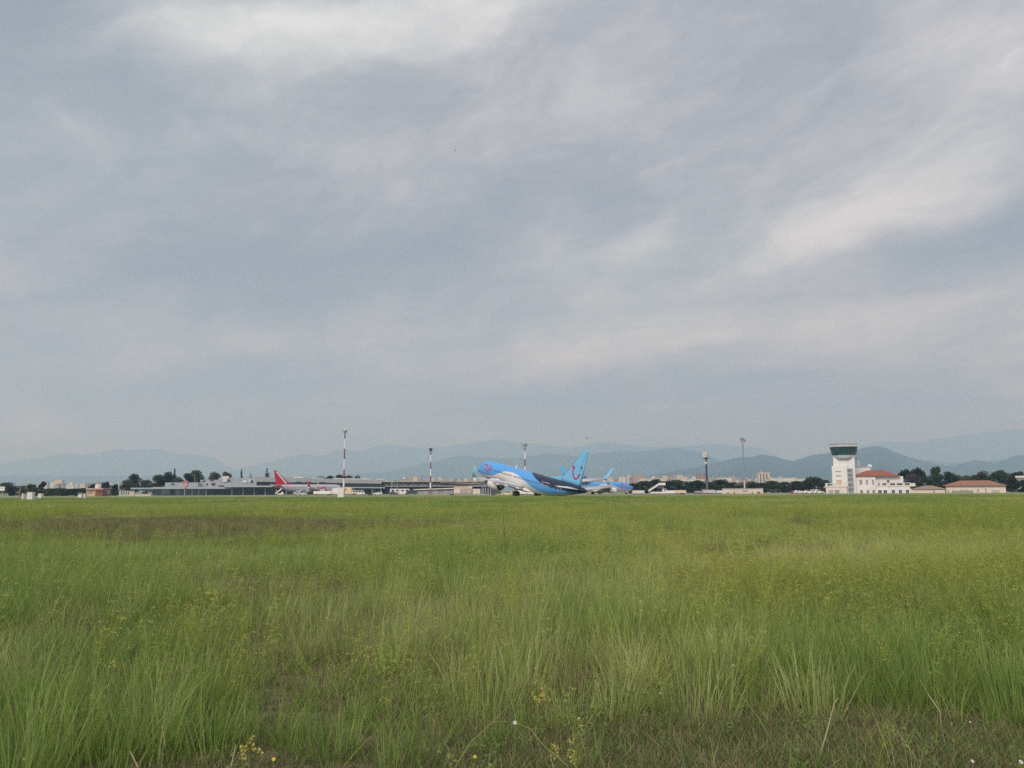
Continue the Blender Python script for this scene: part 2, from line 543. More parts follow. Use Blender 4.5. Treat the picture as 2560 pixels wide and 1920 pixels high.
# ------------------------------------------------------------------ hills
def hills():
    far = [(-500, 1150), (-250, 1140), (-100, 1166), (0, 1159), (60, 1150), (120, 1141), (170, 1133), (220, 1135), (280, 1125), (330, 1124), (395, 1121), (425, 1131), (480, 1136), (520, 1141), (545, 1148), (570, 1166), (592, 1173),
           (625, 1166), (650, 1159), (690, 1152), (735, 1140), (762, 1133), (790, 1139), (812, 1139), (835, 1128), (858, 1124), (885, 1127), (910, 1127), (935, 1117), (960, 1111), (1000, 1115), (1070, 1120), (1110, 1116), (1150, 1112), (1185, 1106),
           (1225, 1100), (1265, 1101), (1300, 1106), (1340, 1110), (1390, 1113), (1420, 1119), (1450, 1114), (1490, 1107), (1530, 1106), (1570, 1112), (1620, 1117), (1680, 1116), (1750, 1112), (1800, 1112), (1850, 1114), (1880, 1116), (1905, 1122), (1935, 1135),
           (1960, 1147), (2000, 1152), (2060, 1142), (2110, 1128), (2160, 1112), (2190, 1105), (2240, 1104), (2300, 1106), (2325, 1097), (2360, 1096), (2400, 1089), (2440, 1085), (2490, 1079), (2560, 1071), (2680, 1075), (2800, 1095), (3060, 1120)]
    mid = [(-500, 1190), (0, 1188), (300, 1190), (600, 1192), (800, 1190), (960, 1181), (1010, 1170), (1060, 1160), (1100, 1150), (1135, 1142), (1165, 1139), (1210, 1143), (1250, 1146), (1300, 1143), (1350, 1135), (1385, 1133), (1410, 1136), (1445, 1141),
           (1490, 1133), (1540, 1128), (1600, 1129), (1640, 1127), (1662, 1121), (1705, 1121), (1735, 1126), (1765, 1138), (1800, 1150), (1850, 1162), (1950, 1172), (2100, 1170), (2250, 1160), (2330, 1152), (2420, 1160), (2500, 1148), (2560, 1134), (2700, 1128), (3060, 1140)]
    near = [(1500, 1200), (1600, 1190), (1700, 1175), (1760, 1165), (1800, 1155), (1850, 1143), (1890, 1140), (1915, 1136), (1932, 1140), (1952, 1146), (1985, 1152), (2030, 1138), (2075, 1131), (2120, 1126), (2160, 1121), (2182, 1116), (2205, 1117), (2230, 1127), (2262, 1140),
            (2300, 1150), (2350, 1163), (2385, 1164), (2405, 1156), (2440, 1151), (2470, 1155), (2495, 1156), (2525, 1145), (2560, 1137), (2650, 1140), (2800, 1160), (3060, 1180)]
    hm = M('wooded_hillside', (0.040, 0.050, 0.034), 0.95, 0.7, 0.0016, spec=0.1, bump=0.0)
    for name, pts, D, foot in (('hills_far', far, 22000, 4200), ('hills_middle', mid, 13600, 3000), ('hills_near', near, 8400, 2400)):
        a = np.array(pts, float)
        px = np.linspace(a[0, 0], a[-1, 0], 420)
        py = np.interp(px, a[:, 0], a[:, 1])
        py = py + (fbm(px * 0.05, px * 0 + D * 0.01, 4) - 0.5) * 5.0 + (fbm(px * 0.25, px * 0 + 4, 3) - 0.5) * 3.2
        top = np.array([P(x, y, D) for x, y in zip(px, py)])
        tanx = top[:, 0] / D
        prof = np.array([0, .08, .18, .3, .42, .54, .66, .78, .9, 1.0])
        vs, rows = [], 0
        for q in prof:
            Y = D - foot * (1 - q)
            X = tanx * Y
            rid = fbm(X / 900.0 + 40, np.full_like(X, Y / 900.0) + q, 4)
            h = top[:, 2] * (0.25 * q + 0.75 * q * q) * (1 + (rid - 0.5) * 1.1 * (1 - q) ** 0.7 * (q > 0))
            h = np.minimum(h, top[:, 2] * (Y / D) * (0.15 + 0.85 * q) + 1)
            if q == 1.0: h = top[:, 2]
            vs.append(np.stack([X, np.full_like(X, Y), h if q > 0 else np.full_like(X, GA - 2)], 1)); rows += 1
        for k, q in ((1, .6), (2, .0)):
            Y = D + k * 700
            vs.append(np.stack([tanx * Y, np.full_like(px, Y), top[:, 2] * q + (GA - 2) * (1 - q)], 1)); rows += 1
        n = len(px)
        fs = [(i * n + j, i * n + j + 1, (i + 1) * n + j + 1, (i + 1) * n + j) for i in range(rows - 1) for j in range(n - 1)]
        mb = MB(); mb.v = [tuple(p) for p in np.concatenate(vs)]; mb.f = fs; mb.m = [0] * len(fs)
        struct(mb.build(name, hm, smooth=True))


hills()


# ------------------------------------------------------------------ trees
LEAFD = M('dark_foliage', (0.03, 0.05, 0.02), 0.7, 0.35, 0.5, attr='paint', trans=0.2, spec=0.2)


def tree(label, px, pw, ptop, Y, kind='round', col=(0.034, 0.052, 0.024), pbase=None, group=None, leaves=2600, name='tree', depth=1.0, base=None):
    """a tree whose crown spans pw pixels around px and reaches ptop; built at true size at distance Y"""
    rs = np.random.default_rng(int(px * 13 + Y))
    w = pw / FPX * Y
    x = XP(px, Y); top = ZP(ptop, px, Y)
    H = top - GA
    t = thing(name, label, 'tree', (x, Y, GA), group=group)
    lobes = []
    if kind == 'cypress':
        for k in range(9):
            q = k / 8
            lobes.append((rs.normal(0, .04) * w, rs.normal(0, .04) * w, H * (.12 + .84 * q), w * .5 * (1 - .75 * q ** 1.6) + .1, H * .10))
    elif kind == 'pine':
        for k in range(11):
            a = k * 2.4; r = w * .36 * math.sqrt((k + .5) / 11)
            lobes.append((math.cos(a) * r, math.sin(a) * r, H * (.80 - .22 * (r / (w * .36)) ** 2 + rs.uniform(-.02, .02)), w * rs.uniform(.15, .22), H * rs.uniform(.10, .16)))
    else:
        lo = .24 if kind == 'round' else .08
        for k in range(18):
            a = rs.uniform(0, 6.28); q = rs.random()
            zc = H * (lo + (.90 - lo) * q)
            r = w * .5 * math.sin(math.pi * min(.95, .16 + .66 * q)) * rs.uniform(.25, .72)
            lobes.append((math.cos(a) * r, math.sin(a) * r * depth, zc, w * rs.uniform(.19, .28), H * rs.uniform(.11, .18)))
        lobes.append((0, 0, H * .86, w * .22, H * .14))
    # trunk with limbs
    tr = MB()
    r0 = max(.10, H * .022)
    th = H * (.62 if kind != 'cypress' else .3)
    tr.tube((0, 0, -.3), (0, 0, th * .5), r0 * 1.25, r0 * .9, 8); tr.tube((0, 0, th * .5), (rs.normal(0, .1), 0, th), r0 * .9, r0 * .55, 8)
    for l in lobes[::2]:
        tr.tube((0, 0, th * .55), (l[0] * .8, l[1] * .8, max(th * .6, l[2] - .1)), r0 * .4, r0 * .12, 5)
    tr.build('trunk', BARK, t, local=True)
    V, F, C = [], [], []
    leaves = int(leaves * 1.6)
    ls = max(.22, min(.8, 0.032 * H + .022 * w + .14))
    per = max(30, leaves // len(lobes))
    for (lx, ly, lz, lr, lh) in lobes:
        tone = rs.uniform(.62, 1.35); warm = rs.uniform(-.12, .16)
        for k in range(per):
            d = rs.normal(size=3); d /= np.linalg.norm(d)
            rr = rs.uniform(.35, 1.06) ** .5
            p = np.array([lx, ly, lz]) + d * np.array([lr, lr, lh]) * rr
            a = rs.normal(size=3); a /= np.linalg.norm(a)
            b = np.cross(a, d + rs.normal(0, .5, 3)); b /= np.linalg.norm(b) + 1e-6
            s = ls * rs.uniform(.5, 1.15)
            o = len(V)
            V += [tuple(p - a * s * .5), tuple(p + b * s * .35), tuple(p + a * s * .5), tuple(p - b * s * .35)]
            F.append((o, o + 1, o + 2, o + 3))
            g = tone * rs.uniform(.7, 1.3)
            C += [(col[0] * g * (1 + warm), col[1] * g, col[2] * g * (1 - warm), 1)] * 4
    cb = MB(); cb.v = V; cb.f = F; cb.m = [0] * len(F); cb.col = C
    cb.build('crown', LEAFD, t, local=True)
    return t


GRN, OLV, DRK, GRY = (0.040, 0.062, 0.026), (0.075, 0.080, 0.032), (0.020, 0.032, 0.018), (0.075, 0.072, 0.062)


def trees():
    gl = 'trees along the far edge of the airfield'
    for lab, px, pw, pt, Y, k, c in [
        ('dim grey-green round tree at the very edge of the picture behind the signboard', 12, 52, 1206, 640, 'bushy', GRN),
        ('dark bush just right of the white signboard', 26, 30, 1215, 420, 'bushy', DRK),
        ('olive bushy tree between the signboard and the tall dark cypress-like tree', 55, 40, 1214, 470, 'bushy', OLV),
        ('brighter green tree beside the tall dark narrow tree', 78, 30, 1210, 440, 'round', (0.05, .085, .025)),
        ('tall narrow dark tree standing above the low bushes at far left', 106, 20, 1203, 400, 'bushy', DRK),
        ('low dark bush left of the peach hut', 172, 60, 1222, 420, 'bushy', GRN),
        ('low bush in the middle of the bushes left of the peach hut', 137, 44, 1221, 430, 'bushy', OLV),
        ('dark tree hanging over the roof of the peach hut', 231, 26, 1211, 430, 'bushy', DRK),
        ('dark pointed tree right behind the white roof tank', 262, 26, 1205, 460, 'bushy', DRK),
        ('small dark tree between the peach hut and the big grey-green tree', 288, 22, 1211, 430, 'bushy', DRK),
        ('tall round tree left of the terminal with a dark dome', 334, 46, 1183, 520, 'round', DRK),
        ('greyish bushy tree in front of the dark domed tree', 322, 44, 1200, 470, 'bushy', GRY),
        ('low olive tree between the dark dome and the long tree group', 366, 34, 1199, 520, 'bushy', OLV),
        ('rounded tree rising in the middle of the group behind the low terminal wing', 396, 44, 1188, 520, 'bushy', GRN),
        ('dark tree just left of the slim cypress behind the terminal', 421, 34, 1178, 525, 'bushy', DRK),
        ('light olive bush right of the slim cypress', 445, 40, 1193, 520, 'bushy', OLV),
        ('big round tree behind the terminal above the red hook-shaped sign', 490, 40, 1174, 540, 'round', GRN),
        ('dark shoulder tree left of the big round tree', 470, 28, 1182, 530, 'bushy', DRK),
        ('brownish olive tree right of the big round tree', 536, 40, 1181, 540, 'bushy', (.078, .072, .034)),
        ('brownish olive tree ending the group behind the grey roof block', 562, 34, 1181, 545, 'bushy', (.085, .074, .036)),
    ]:
        tree(lab, px, pw, pt, Y, k, c, group=gl)
    tree('slim pointed cypress rising above the tree group', 434, 8, 1174, 528, 'cypress', DRK, leaves=420, name='cypress_tree')
    tree('small dark cypress showing above the grey terminal roof', 602, 10, 1176, 560, 'cypress', DRK, leaves=420, name='cypress_tree')
    tree('small dark bush-like tree over the terminal roof right of the small cypress', 625, 16, 1183, 565, 'bushy', DRK, leaves=500)
    tree('tall dark tree sticking up just left of the red tail fin', 665, 10, 1173, 560, 'cypress', DRK, leaves=420, name='cypress_tree')
    tree('short dark tree leaning on the tall one left of the red tail fin', 669, 9, 1181, 562, 'bushy', DRK, leaves=300)
    for i, (px, pw, pt) in enumerate([(800, 34, 1191), (825, 34, 1189), (850, 36, 1187), (872, 30, 1188), (893, 26, 1190)]):
        tree('dark treetop just showing over the long terminal roof', px, pw, pt, 560, 'bushy', DRK, leaves=2400, group='treetops over the terminal roof')
    tree('dark treetop between the aircraft tail and its far wing', 1463, 18, 1187, 620, 'bushy', DRK, leaves=420)
    # row behind the parked vehicles
    gr = 'dark trees in the row behind the parked vehicles'
    for i, (px, pw, pt) in enumerate([(1580, 44, 1208), (1612, 52, 1202), (1640, 48, 1198), (1668, 44, 1203), (1694, 52, 1200), (1722, 44, 1203), (1748, 50, 1201), (1776, 40, 1205), (1800, 52, 1199), (1828, 40, 1206), (1852, 40, 1206),
                                      (1878, 40, 1203), (1905, 46, 1207), (1932, 50, 1203), (1960, 50, 1205), (1990, 52, 1202)]):
        tree('dark green bushy tree in the dense row between the parked jet and the round pine', px, pw * 1.15, pt, 430 + (i % 3) * 9, 'bushy', [DRK, GRN, (.03, .048, .026)][i % 3], group=gr, leaves=2600)
    tree('broad round dark pine left of the control tower', 2036, 62, 1189, 410, 'pine', GRN, leaves=1700, name='pine_tree')
    tree('dark bush under the round pine beside the tower base', 2056, 50, 1200, 425, 'bushy', DRK)
    tree('low dark bush under the round pine above the parked car roofs', 2014, 50, 1205, 405, 'bushy', DRK)
    tree('dark umbrella pine just right of the red-roofed house', 2266, 42, 1169, 420, 'pine', DRK, leaves=1500, name='pine_tree')
    tree('tallest dark umbrella pine between the red-roofed house and the long brown roof', 2295, 46, 1165, 425, 'pine', DRK, leaves=1500, name='pine_tree')
    tree('greyish tree below the umbrella pines', 2282, 56, 1186, 400, 'bushy', GRY)
    tree('lighter green pointed tree right of the umbrella pines', 2341, 32, 1168, 405, 'bushy', (.05, .068, .03))
    tree('dull green tree over the left end of the brown-roofed house', 2345, 56, 1184, 398, 'bushy', GRN)
    tree('low dark tree behind the middle of the brown roof', 2375, 36, 1179, 430, 'bushy', DRK)
    for px in (2398, 2418, 2438):
        tree('low olive tree in the gap behind the brown-roofed house', px, 34, 1187, 430, 'bushy', OLV, leaves=2400, group='low trees behind the brown-roofed house')
    for lab, px, pw, pt, c in (('dull bush filling the gap right of the umbrella pines', 2318, 50, 1189, GRN), ('dark bush behind the left end of the brown roof', 2388, 46, 1192, DRK), ('olive bush behind the middle of the brown roof ridge', 2428, 50, 1191, OLV), ('dark bush behind the right part of the brown roof', 2474, 50, 1190, GRN)):
        tree(lab, px, pw, pt, 396, 'bushy', c, leaves=1800, name='bush')
    for lab, px, pw, pt, c in (('low dark bush right of the white equipment cabinet', 92, 40, 1219, GRN), ('low olive bush right of the tall narrow dark tree', 122, 40, 1221, OLV), ('low bush in the hedge halfway to the peach hut', 153, 44, 1220, GRN), ('low dark bush left of the small whitish box', 188, 42, 1221, DRK), ('low dark bush touching the peach hut', 208, 34, 1220, GRN), ('low bush between the hut and the ribbed container', 284, 36, 1222, GRN)):
        tree(lab, px, pw, pt, 385, 'bushy', c, leaves=1500, name='bush')
    tree('rounded brownish tree behind the right half of the brown roof', 2456, 44, 1179, 410, 'bushy', (.07, .07, .034))
    tree('large flat-topped olive tree at right behind the brown roof', 2502, 56, 1171, 415, 'pine', (.05, .06, .028), leaves=1500, name='pine_tree')
    tree('bushy tree filling the space under the flat-topped olive tree', 2500, 52, 1186, 405, 'bushy', GRN)
    tree('dark flat pine by the cream building at the right edge', 2550, 50, 1175, 430, 'pine', DRK, name='pine_tree')
    tree('dark bush at the right end of the brown-roofed house', 2530, 44, 1196, 375, 'bushy', DRK)
    tree('dark bush touching the right edge of the picture', 2562, 48, 1199, 380, 'bushy', DRK)


trees()


# ------------------------------------------------------------------ the far town
def town():
    rs = random.Random(5)
    cols = [M('town_' + n, c, 0.85, 0.22, 0.12) for n, c in (('pink', (.40, .29, .26)), ('tan', (.38, .33, .27)), ('white', (.60, .58, .55)), ('grey', (.32, .32, .33)), ('brick', (.30, .19, .165)), ('cream', (.60, .52, .40)))]
    roofs = M('town_roof', (.30, .2, .16), .9, .15, .05)

    def block(px0, px1, pt, Y, m, label=None, group=None, cat='building', name='apartment_block', stair=True, wins=False):
        x0, x1 = XP(px0, Y), XP(px1, Y)
        zt = ZP(pt, (px0 + px1) / 2, Y)
        dep = max(10, (x1 - x0) * .6)
        t = thing(name, label, cat, ((x0 + x1) / 2, Y, GA), group=group)
        MB().box(x0, x1, Y, Y + dep, GA, zt).build('wall', m, t)
        rf = MB().box(x0 - .4, x1 + .4, Y - .4, Y + dep + .4, zt + .02, zt + .9)
        if stair:
            c = x0 + (x1 - x0) * rs.uniform(.25, .7)
            rf.box(c - 2.5, c + 2.5, Y + 2, Y + 7, zt + .92, zt + 3.2)
        rf.build('roof', roofs if m in cols[:2] and rs.random() < .4 else m, t)
        if wins:
            for k in range(3):
                xa = x0 + (x1 - x0) * (.12 + .28 * k)
                MB().box(xa, xa + (x1 - x0) * .12, Y - .15, Y + .3, GA + 4, zt - 2).build('window_column', M('town_glass', (.12, .12, .13), .4, .3, .05), t)
        return t

    tones = ['pinkish', 'tan', 'whitish', 'grey', 'brick-red', 'cream']
    where = ['between the left edge and the terminal', 'above the long terminal hall roof', 'between the thinner mast and the jet nose', 'above the back of the departing jet', 'behind the dark tree row', 'behind the dark tree row', 'left of the control tower']
    spans = [(40, 320, 1210, 52), (745, 990, 1196, 16), (990, 1200, 1197, 42), (1330, 1420, 1192, 12), (1490, 1985, 1195, 120), (1560, 1700, 1190, 24), (1940, 2060, 1199, 12)]
    for si, (a, b, top, n) in enumerate(spans):
        for k in range(n):
            px = a + (b - a) * (k + rs.random()) / n
            w = rs.uniform(4, 12)
            top_y, dist, ci = top + rs.uniform(-4, 9), rs.uniform(2300, 3400), rs.randrange(6)
            wh = where[6] if px > 1975 else where[si] if si < 6 else where[4]
            block(px, px + w, top_y, dist, cols[ci], 'hazy %s far town block %s' % (tones[ci], wh), 'far town blocks ' + wh, stair=rs.random() < .5)
    block(1898, 1926, 1182, 2000, cols[5], 'tall cream apartment block standing out over the tree row', wins=True)
    block(1744, 1768, 1185, 1900, cols[4], 'brick-red apartment block beside the dark antenna mast')
    block(1584, 1612, 1187, 1900, cols[0], 'pinkish apartment block with pale top right of the parked jet nose')
    block(134, 153, 1200, 2900, cols[5], 'white-topped block highest of the far town at left')
    block(1018, 1054, 1189, 2900, cols[3], 'grey block with a flat hat-like roof left of the red and white mast')
    block(2040, 2064, 1200, 2100, cols[2], 'low white far block left of the round pine')
    for i, (a, b, pt) in enumerate([(1600, 1660, 1198), (1700, 1762, 1199), (1795, 1830, 1195), (1926, 1990, 1196), (1990, 2013, 1198)]):
        block(a, b, pt, 1500, cols[2], ['long white shed roof right of the pinkish block', 'long white shed roof left of the dark antenna mast', 'white shed roof right of the dark antenna mast', 'long white shed right of the tall cream block', 'short white shed nearest the round pine'][i], name='shed', stair=False)


town()


# ------------------------------------------------------------------ buildings
def pbox(mb, a, b, t, bt, Y, dep, m=0, dy=0.0):
    """box from pixel edges a..b, t..bt whose front lies at distance Y - dy"""
    x0, x1 = XP(a, Y), XP(b, Y)
    c = (a + b) / 2
    mb.box(x0, x1, Y - dy, Y - dy + dep, GA if bt is None else ZP(bt, c, Y), ZP(t, c, Y), m)
    return mb


def win(parent, a, b, t, bt, Y, m, name='window', frame=None, dy=.10, sill=True):
    w = pbox(MB(), a, b, t, bt, Y, .2, dy=dy).build(name, m, parent)
    if frame:
        x0, x1 = XP(a, Y), XP(b, Y); z0, z1 = ZP(bt, a, Y), ZP(t, a, Y)
        f = MB()
        f.box(x0 - .07, x0 - .001, Y - dy - .06, Y - .001, z0, z1); f.box(x1 + .001, x1 + .07, Y - dy - .06, Y - .001, z0, z1)
        f.box(x0 - .07, x1 + .07, Y - dy - .07, Y - .001, z1 + .001, z1 + .08)
        xm = (x0 + x1) / 2
        f.box(xm - .03, xm + .03, Y - dy - .05, Y - dy - .002, z0, z1)
        f.build('frame', frame, w)
        if sill: MB().box(x0 - .15, x1 + .15, Y - dy - .14, Y - .001, z0 - .12, z0 - .002).build('sill', frame, w)
    return w


def control_tower():
    D = 335.0
    t = thing('control_tower', 'white airport control tower with dark green glass cab and roof antenna', 'tower', (XP(2110, D), D, GA))
    # base block with terrace
    b = pbox(MB(), 2064, 2117, 1216, None, D - 3, 9).build('base_block', OFFWHITE, t)
    pr = MB()
    pbox(pr, 2063, 2118, 1214, 1217, D - 3, 9.4, dy=.25)
    for a, c in ((2063, 2069), (2083, 2093), (2112, 2118)):
        pbox(pr, a, c, 1208.5, 1214, D - 3, .4, dy=.2)
    pbox(pr, 2063, 2118, 1207.5, 1209, D - 3, .5, dy=.25)
    pr.build('terrace_parapet', OFFWHITE, t)
    win(t, 2071, 2082, 1226, 1234.5, D - 3, LGREY, 'garage_panel', LGREY, sill=False)
    win(t, 2087, 2098, 1225, 1237.5, D - 3, MGREY, 'door', LGREY, sill=False)
    # shaft
    pbox(MB(), 2082, 2121, 1164, None, D, 7.5).build('lower_shaft', WHITE, t)
    pbox(MB(), 2087, 2141, 1143, None, D + .8, 7.5).build('upper_shaft', WHITE, t)
    for tt in (1177, 1188):
        win(t, 2092, 2105, tt, tt + 2.2, D, LGREY, 'louvre', LGREY, sill=False)
    win(t, 2093, 2105, 1200, 1210, D, PEACH, 'window', LGREY)
    # balcony and cab: octagon
    cx = XP(2114.5, D); cy = D + 4.2

    def octo(r, z): return [(cx + r * math.cos(R(22.5 + 45 * k)), cy + r * math.sin(R(22.5 + 45 * k)), z) for k in range(8)]
    px = D / FPX
    k8 = 1 / math.cos(R(22.5))
    zb0, zb1 = ZP(1144, 2114, D), ZP(1137, 2114, D)
    MB().rings([octo(27 * px * k8, zb0 - .35), octo(29 * px * k8, zb0), octo(29 * px * k8, zb1)]).build('balcony', LGREY, t)
    zc0, zc1 = zb1 + .05, ZP(1116, 2114, D)
    rb, rt = 26.5 * px * k8, 32.0 * px * k8
    o0, o1 = octo(rb, zc0), octo(rt, zc1)
    for k in range(8):
        j = (k + 1) % 8
        n = Vector((math.cos(R(45 + 45 * k)), math.sin(R(45 + 45 * k)), 0)) * .06
        pts = [Vector(o0[k]), Vector(o0[j]), Vector(o1[j]), Vector(o1[k])]
        g = MB(); g.add([p for p in pts] + [p - n for p in pts], [(0, 1, 2, 3), (7, 6, 5, 4), (0, 4, 5, 1), (1, 5, 6, 2), (2, 6, 7, 3), (3, 7, 4, 0)])
        g.build('pane', TEAL, t)
    mu = MB()
    for k in range(8): mu.tube(Vector(o0[k]), Vector(o1[k]), .11, n=6)
    mu.build('mullions', DGREY, t)
    MB().rings([octo(rb * .8, zc0 - .02), octo(rb * .8, zc0 + 1.0)]).build('control_desk', DGREY, t)
    zr = ZP(1112.5, 2114, D)
    rf = MB().rings([octo(rt * 1.03, zc1 + .01), octo(rt * 1.06, zc1 + .12), octo(rt * 1.05, zr)]).build('roof', M('weathered_white', (.60, .60, .58), .8, .15, .5), t)
    rl = MB()
    zt = ZP(1107.5, 2114, D)
    q0, q1 = octo(rt * 1.0, zr), octo(rt * 1.0, zt)
    for k in range(8):
        j = (k + 1) % 8
        rl.tube(q0[k], q1[k], .05, n=5)
        for f in (1.0, .55):
            rl.tube(Vector(q0[k]).lerp(Vector(q1[k]), f), Vector(q0[j]).lerp(Vector(q1[j]), f), .045, n=5)
        for f in (.25, .5, .75):
            rl.tube(Vector(q0[k]).lerp(Vector(q0[j]), f), Vector(q1[k]).lerp(Vector(q1[j]), f), .03, n=4)
    rl.build('railing', M('dull_railing_grey', (.24, .25, .26), .6, .1), t)
    MB().box(cx - 4.4, cx - 1.2, cy - 2, cy + 1, zr + .005, zr + .7).box(cx + .9, cx + 3.8, cy - 1.6, cy + 1, zr + .005, zr + .6).build('roof_plant', MGREY, t)
    MB().tube((cx + .3, cy, zr), (cx + .3, cy, ZP(1098, 2116, D)), .10, .04, 6).tube((cx - .4, cy, zr), (cx - .4, cy, ZP(1103, 2116, D)), .05, .03, 5).box(cx + .05, cx + .55, cy - .2, cy + .2, zr, zr + .9).build('antenna', GALV, t)
    # pipe and brackets down the right side of the cab
    MB().tube((XP(2149, D), cy, ZP(1112, 2149, D)), (XP(2146, D), cy, ZP(1165, 2146, D)), .10, n=6).tube((XP(2141, D), cy, ZP(1144, 2149, D)), (XP(2152, D), cy, ZP(1143, 2149, D)), .12, n=6).build('cable_duct', GALV, t)
    # outside stair between tower and house
    st = thing('outside_stair', 'grey steel outside stair squeezed between control tower and white house', 'staircase', (XP(2128, D), D, GA))
    for k, z in enumerate((1171, 1183, 1194, 1207, 1219)):
        pbox(MB(), 2121.5, 2134.5, z, z + 1.6, D, 3.0, dy=1.2).build('landing', LAV, st)
    for k, (za, zb) in enumerate(((1183, 1171), (1194, 1183), (1207, 1194), (1219, 1207), (1236, 1219))):
        a, c = (2122.5, 2133.5) if k % 2 else (2133.5, 2122.5)
        f = MB()
        for dy in (0, 1.0):
            f.tube((XP(a, D), D - .9 + dy, ZP(za, a, D)), (XP(c, D), D - .9 + dy, ZP(zb, c, D)), .12, n=5)
            f.tube((XP(a, D), D - .9 + dy, ZP(za, a, D) + 1), (XP(c, D), D - .9 + dy, ZP(zb, c, D) + 1), .05, n=5)
        f.build('flight', LAV, st)
    pp = MB()
    for a in (2121.6, 2134.4): pp.tube((XP(a, D), D - 1.25, GA), (XP(a, D), D - 1.25, ZP(1168, a, D)), .1, n=5)
    pp.build('posts', LAV, st)


def house():
    D = 340.0
    t = thing('airport_house', 'white two-storey house with red tiled hip roof beside the control tower', 'house', (XP(2195, D), D, GA))
    MB().box(XP(2135, D), XP(2257, D), D, D + 14, GA, ZP(1191.5, 2195, D)).build('wall', WHITE, t)
    pbox(MB(), 2135, 2190, 1191.5, None, D - 1.2, 1.19).build('front_wall', WHITE, t)
    MB().hip(XP(2133, D), XP(2250, D), D - 1.8, D + 14.5, ZP(1190, 2190, D), ZP(1175, 2190, D), 6.0).build('roof', REDTILE, t)
    pbox(MB(), 2135, 2179, 1168.5, None, D + 15, 7).build('rear_block', WHITE, t)
    pbox(MB(), 2134, 2180, 1166.5, 1168.4, D + 15, 7.3, dy=.2).build('rear_parapet', LGREY, t)
    ux = D - 1.2
    for a, b in ((2150, 2157), (2166, 2171), (2181, 2186)):
        win(t, a, b, 1199, 1210, ux, MGREY, 'window', OFFWHITE)
    win(t, 2218, 2223.5, 1200, 1209, D, DGREY, 'window', OFFWHITE)
    for a, b in ((2150.5, 2157), (2167, 2172), (2181, 2186)):
        win(t, a, b, 1225, 1236.5, ux, M('grey_door_paint', (.16, .15, .14), .6, .2), 'door', OFFWHITE, sill=False)
    # terrace wing
    Dt = D - 4.0
    pbox(MB(), 2190, 2221.5, 1214.8, None, Dt, 3.99).build('terrace_block', WHITE, t)
    pbox(MB(), 2221.6, 2272, 1214.8, None, Dt + 1.0, 2.99).build('terrace_block', M('shaded_white_render', (.70, .72, .75), .7, .07, .35), t)  # white wall toned cooler and greyer: its shade is put into the colour
    pr = MB()
    pbox(pr, 2189.4, 2222, 1213, 1215.5, Dt, .5, dy=.2); pbox(pr, 2222.2, 2285, 1213, 1216, Dt + 1, .5, dy=.2)
    for a, b in ((2189.4, 2194), (2201, 2206), (2216, 2223)): pbox(pr, a, b, 1208, 1213, Dt, .4, dy=.15)
    for a, b in ((2223.2, 2225), (2237, 2241), (2255, 2260), (2272, 2285)): pbox(pr, a, b, 1208, 1213, Dt + 1, .4, dy=.15)
    pbox(pr, 2206, 2222, 1207, 1208.2, Dt, .45, dy=.17); pbox(pr, 2222.2, 2274, 1207, 1208.2, Dt + 1, .45, dy=.17)
    pr.build('terrace_parapet', OFFWHITE, t)
    sh = MB(); pbox(sh, 2206, 2216, 1208, 1213, Dt + 2.4, .1); pbox(sh, 2225, 2272, 1208, 1213, Dt + 2.6, .1)
    sh.build('dark_slot_backing', DGREY, t)  # dark sheets set behind the openings of the parapet
    MB().lathe([(0, 1.25), (.1, 1.1), (.5, .15), (1.9, .06)], (XP(2198, Dt), Dt + 1.6, ZP(1213, 2198, Dt) - .1), 'z', 10).build('parasol', BLACK, t)
    dk = M('dark_window', (.045, .048, .052), .3, .3, .5)
    for a, b in ((2195, 2203), (2208, 2216)): win(t, a, b, 1225, 1234.5, Dt, dk, 'window', OFFWHITE)
    for a, b in ((2228, 2235), (2245, 2252), (2262, 2269)): win(t, a, b, 1224.5, 1234, Dt + 1, dk, 'window', OFFWHITE)
    d = thing('satellite_dish', 'white satellite dish on the rear roof of the white house', 'dish', (XP(2179, D), D + 17, ZP(1166.5, 2179, D)))
    z = ZP(1163, 2179, D)
    MB().lathe([(-.1, .9), (.05, .85), (.3, .5), (.38, .05)], (XP(2179, D), D + 16.4, z), 'y', 16).build('reflector', WHITE, d)
    MB().tube((XP(2179, D), D + 17, z - 1.3), (XP(2179, D), D + 16.8, z), .10, n=6).build('mount', DGREY, d)
    a = thing('roof_antenna', 'pale rooftop antenna on the rear block right of the tower', 'antenna', (XP(2150, D), D + 17, ZP(1167, 2150, D)))
    m = MB().tube((XP(2150, D), D + 17, ZP(1167, 2150, D)), (XP(2150, D), D + 17, ZP(1151, 2150, D)), .12, n=6)
    for k, q in enumerate((1152, 1156, 1160)): m.tube((XP(2147, D), D + 17, ZP(q, 2150, D) + .4), (XP(2153.5, D), D + 17, ZP(q, 2150, D)), .10, n=5)
    m.build('mast', M('pale_green_paint', (.55, .62, .58), .5, .1), a)


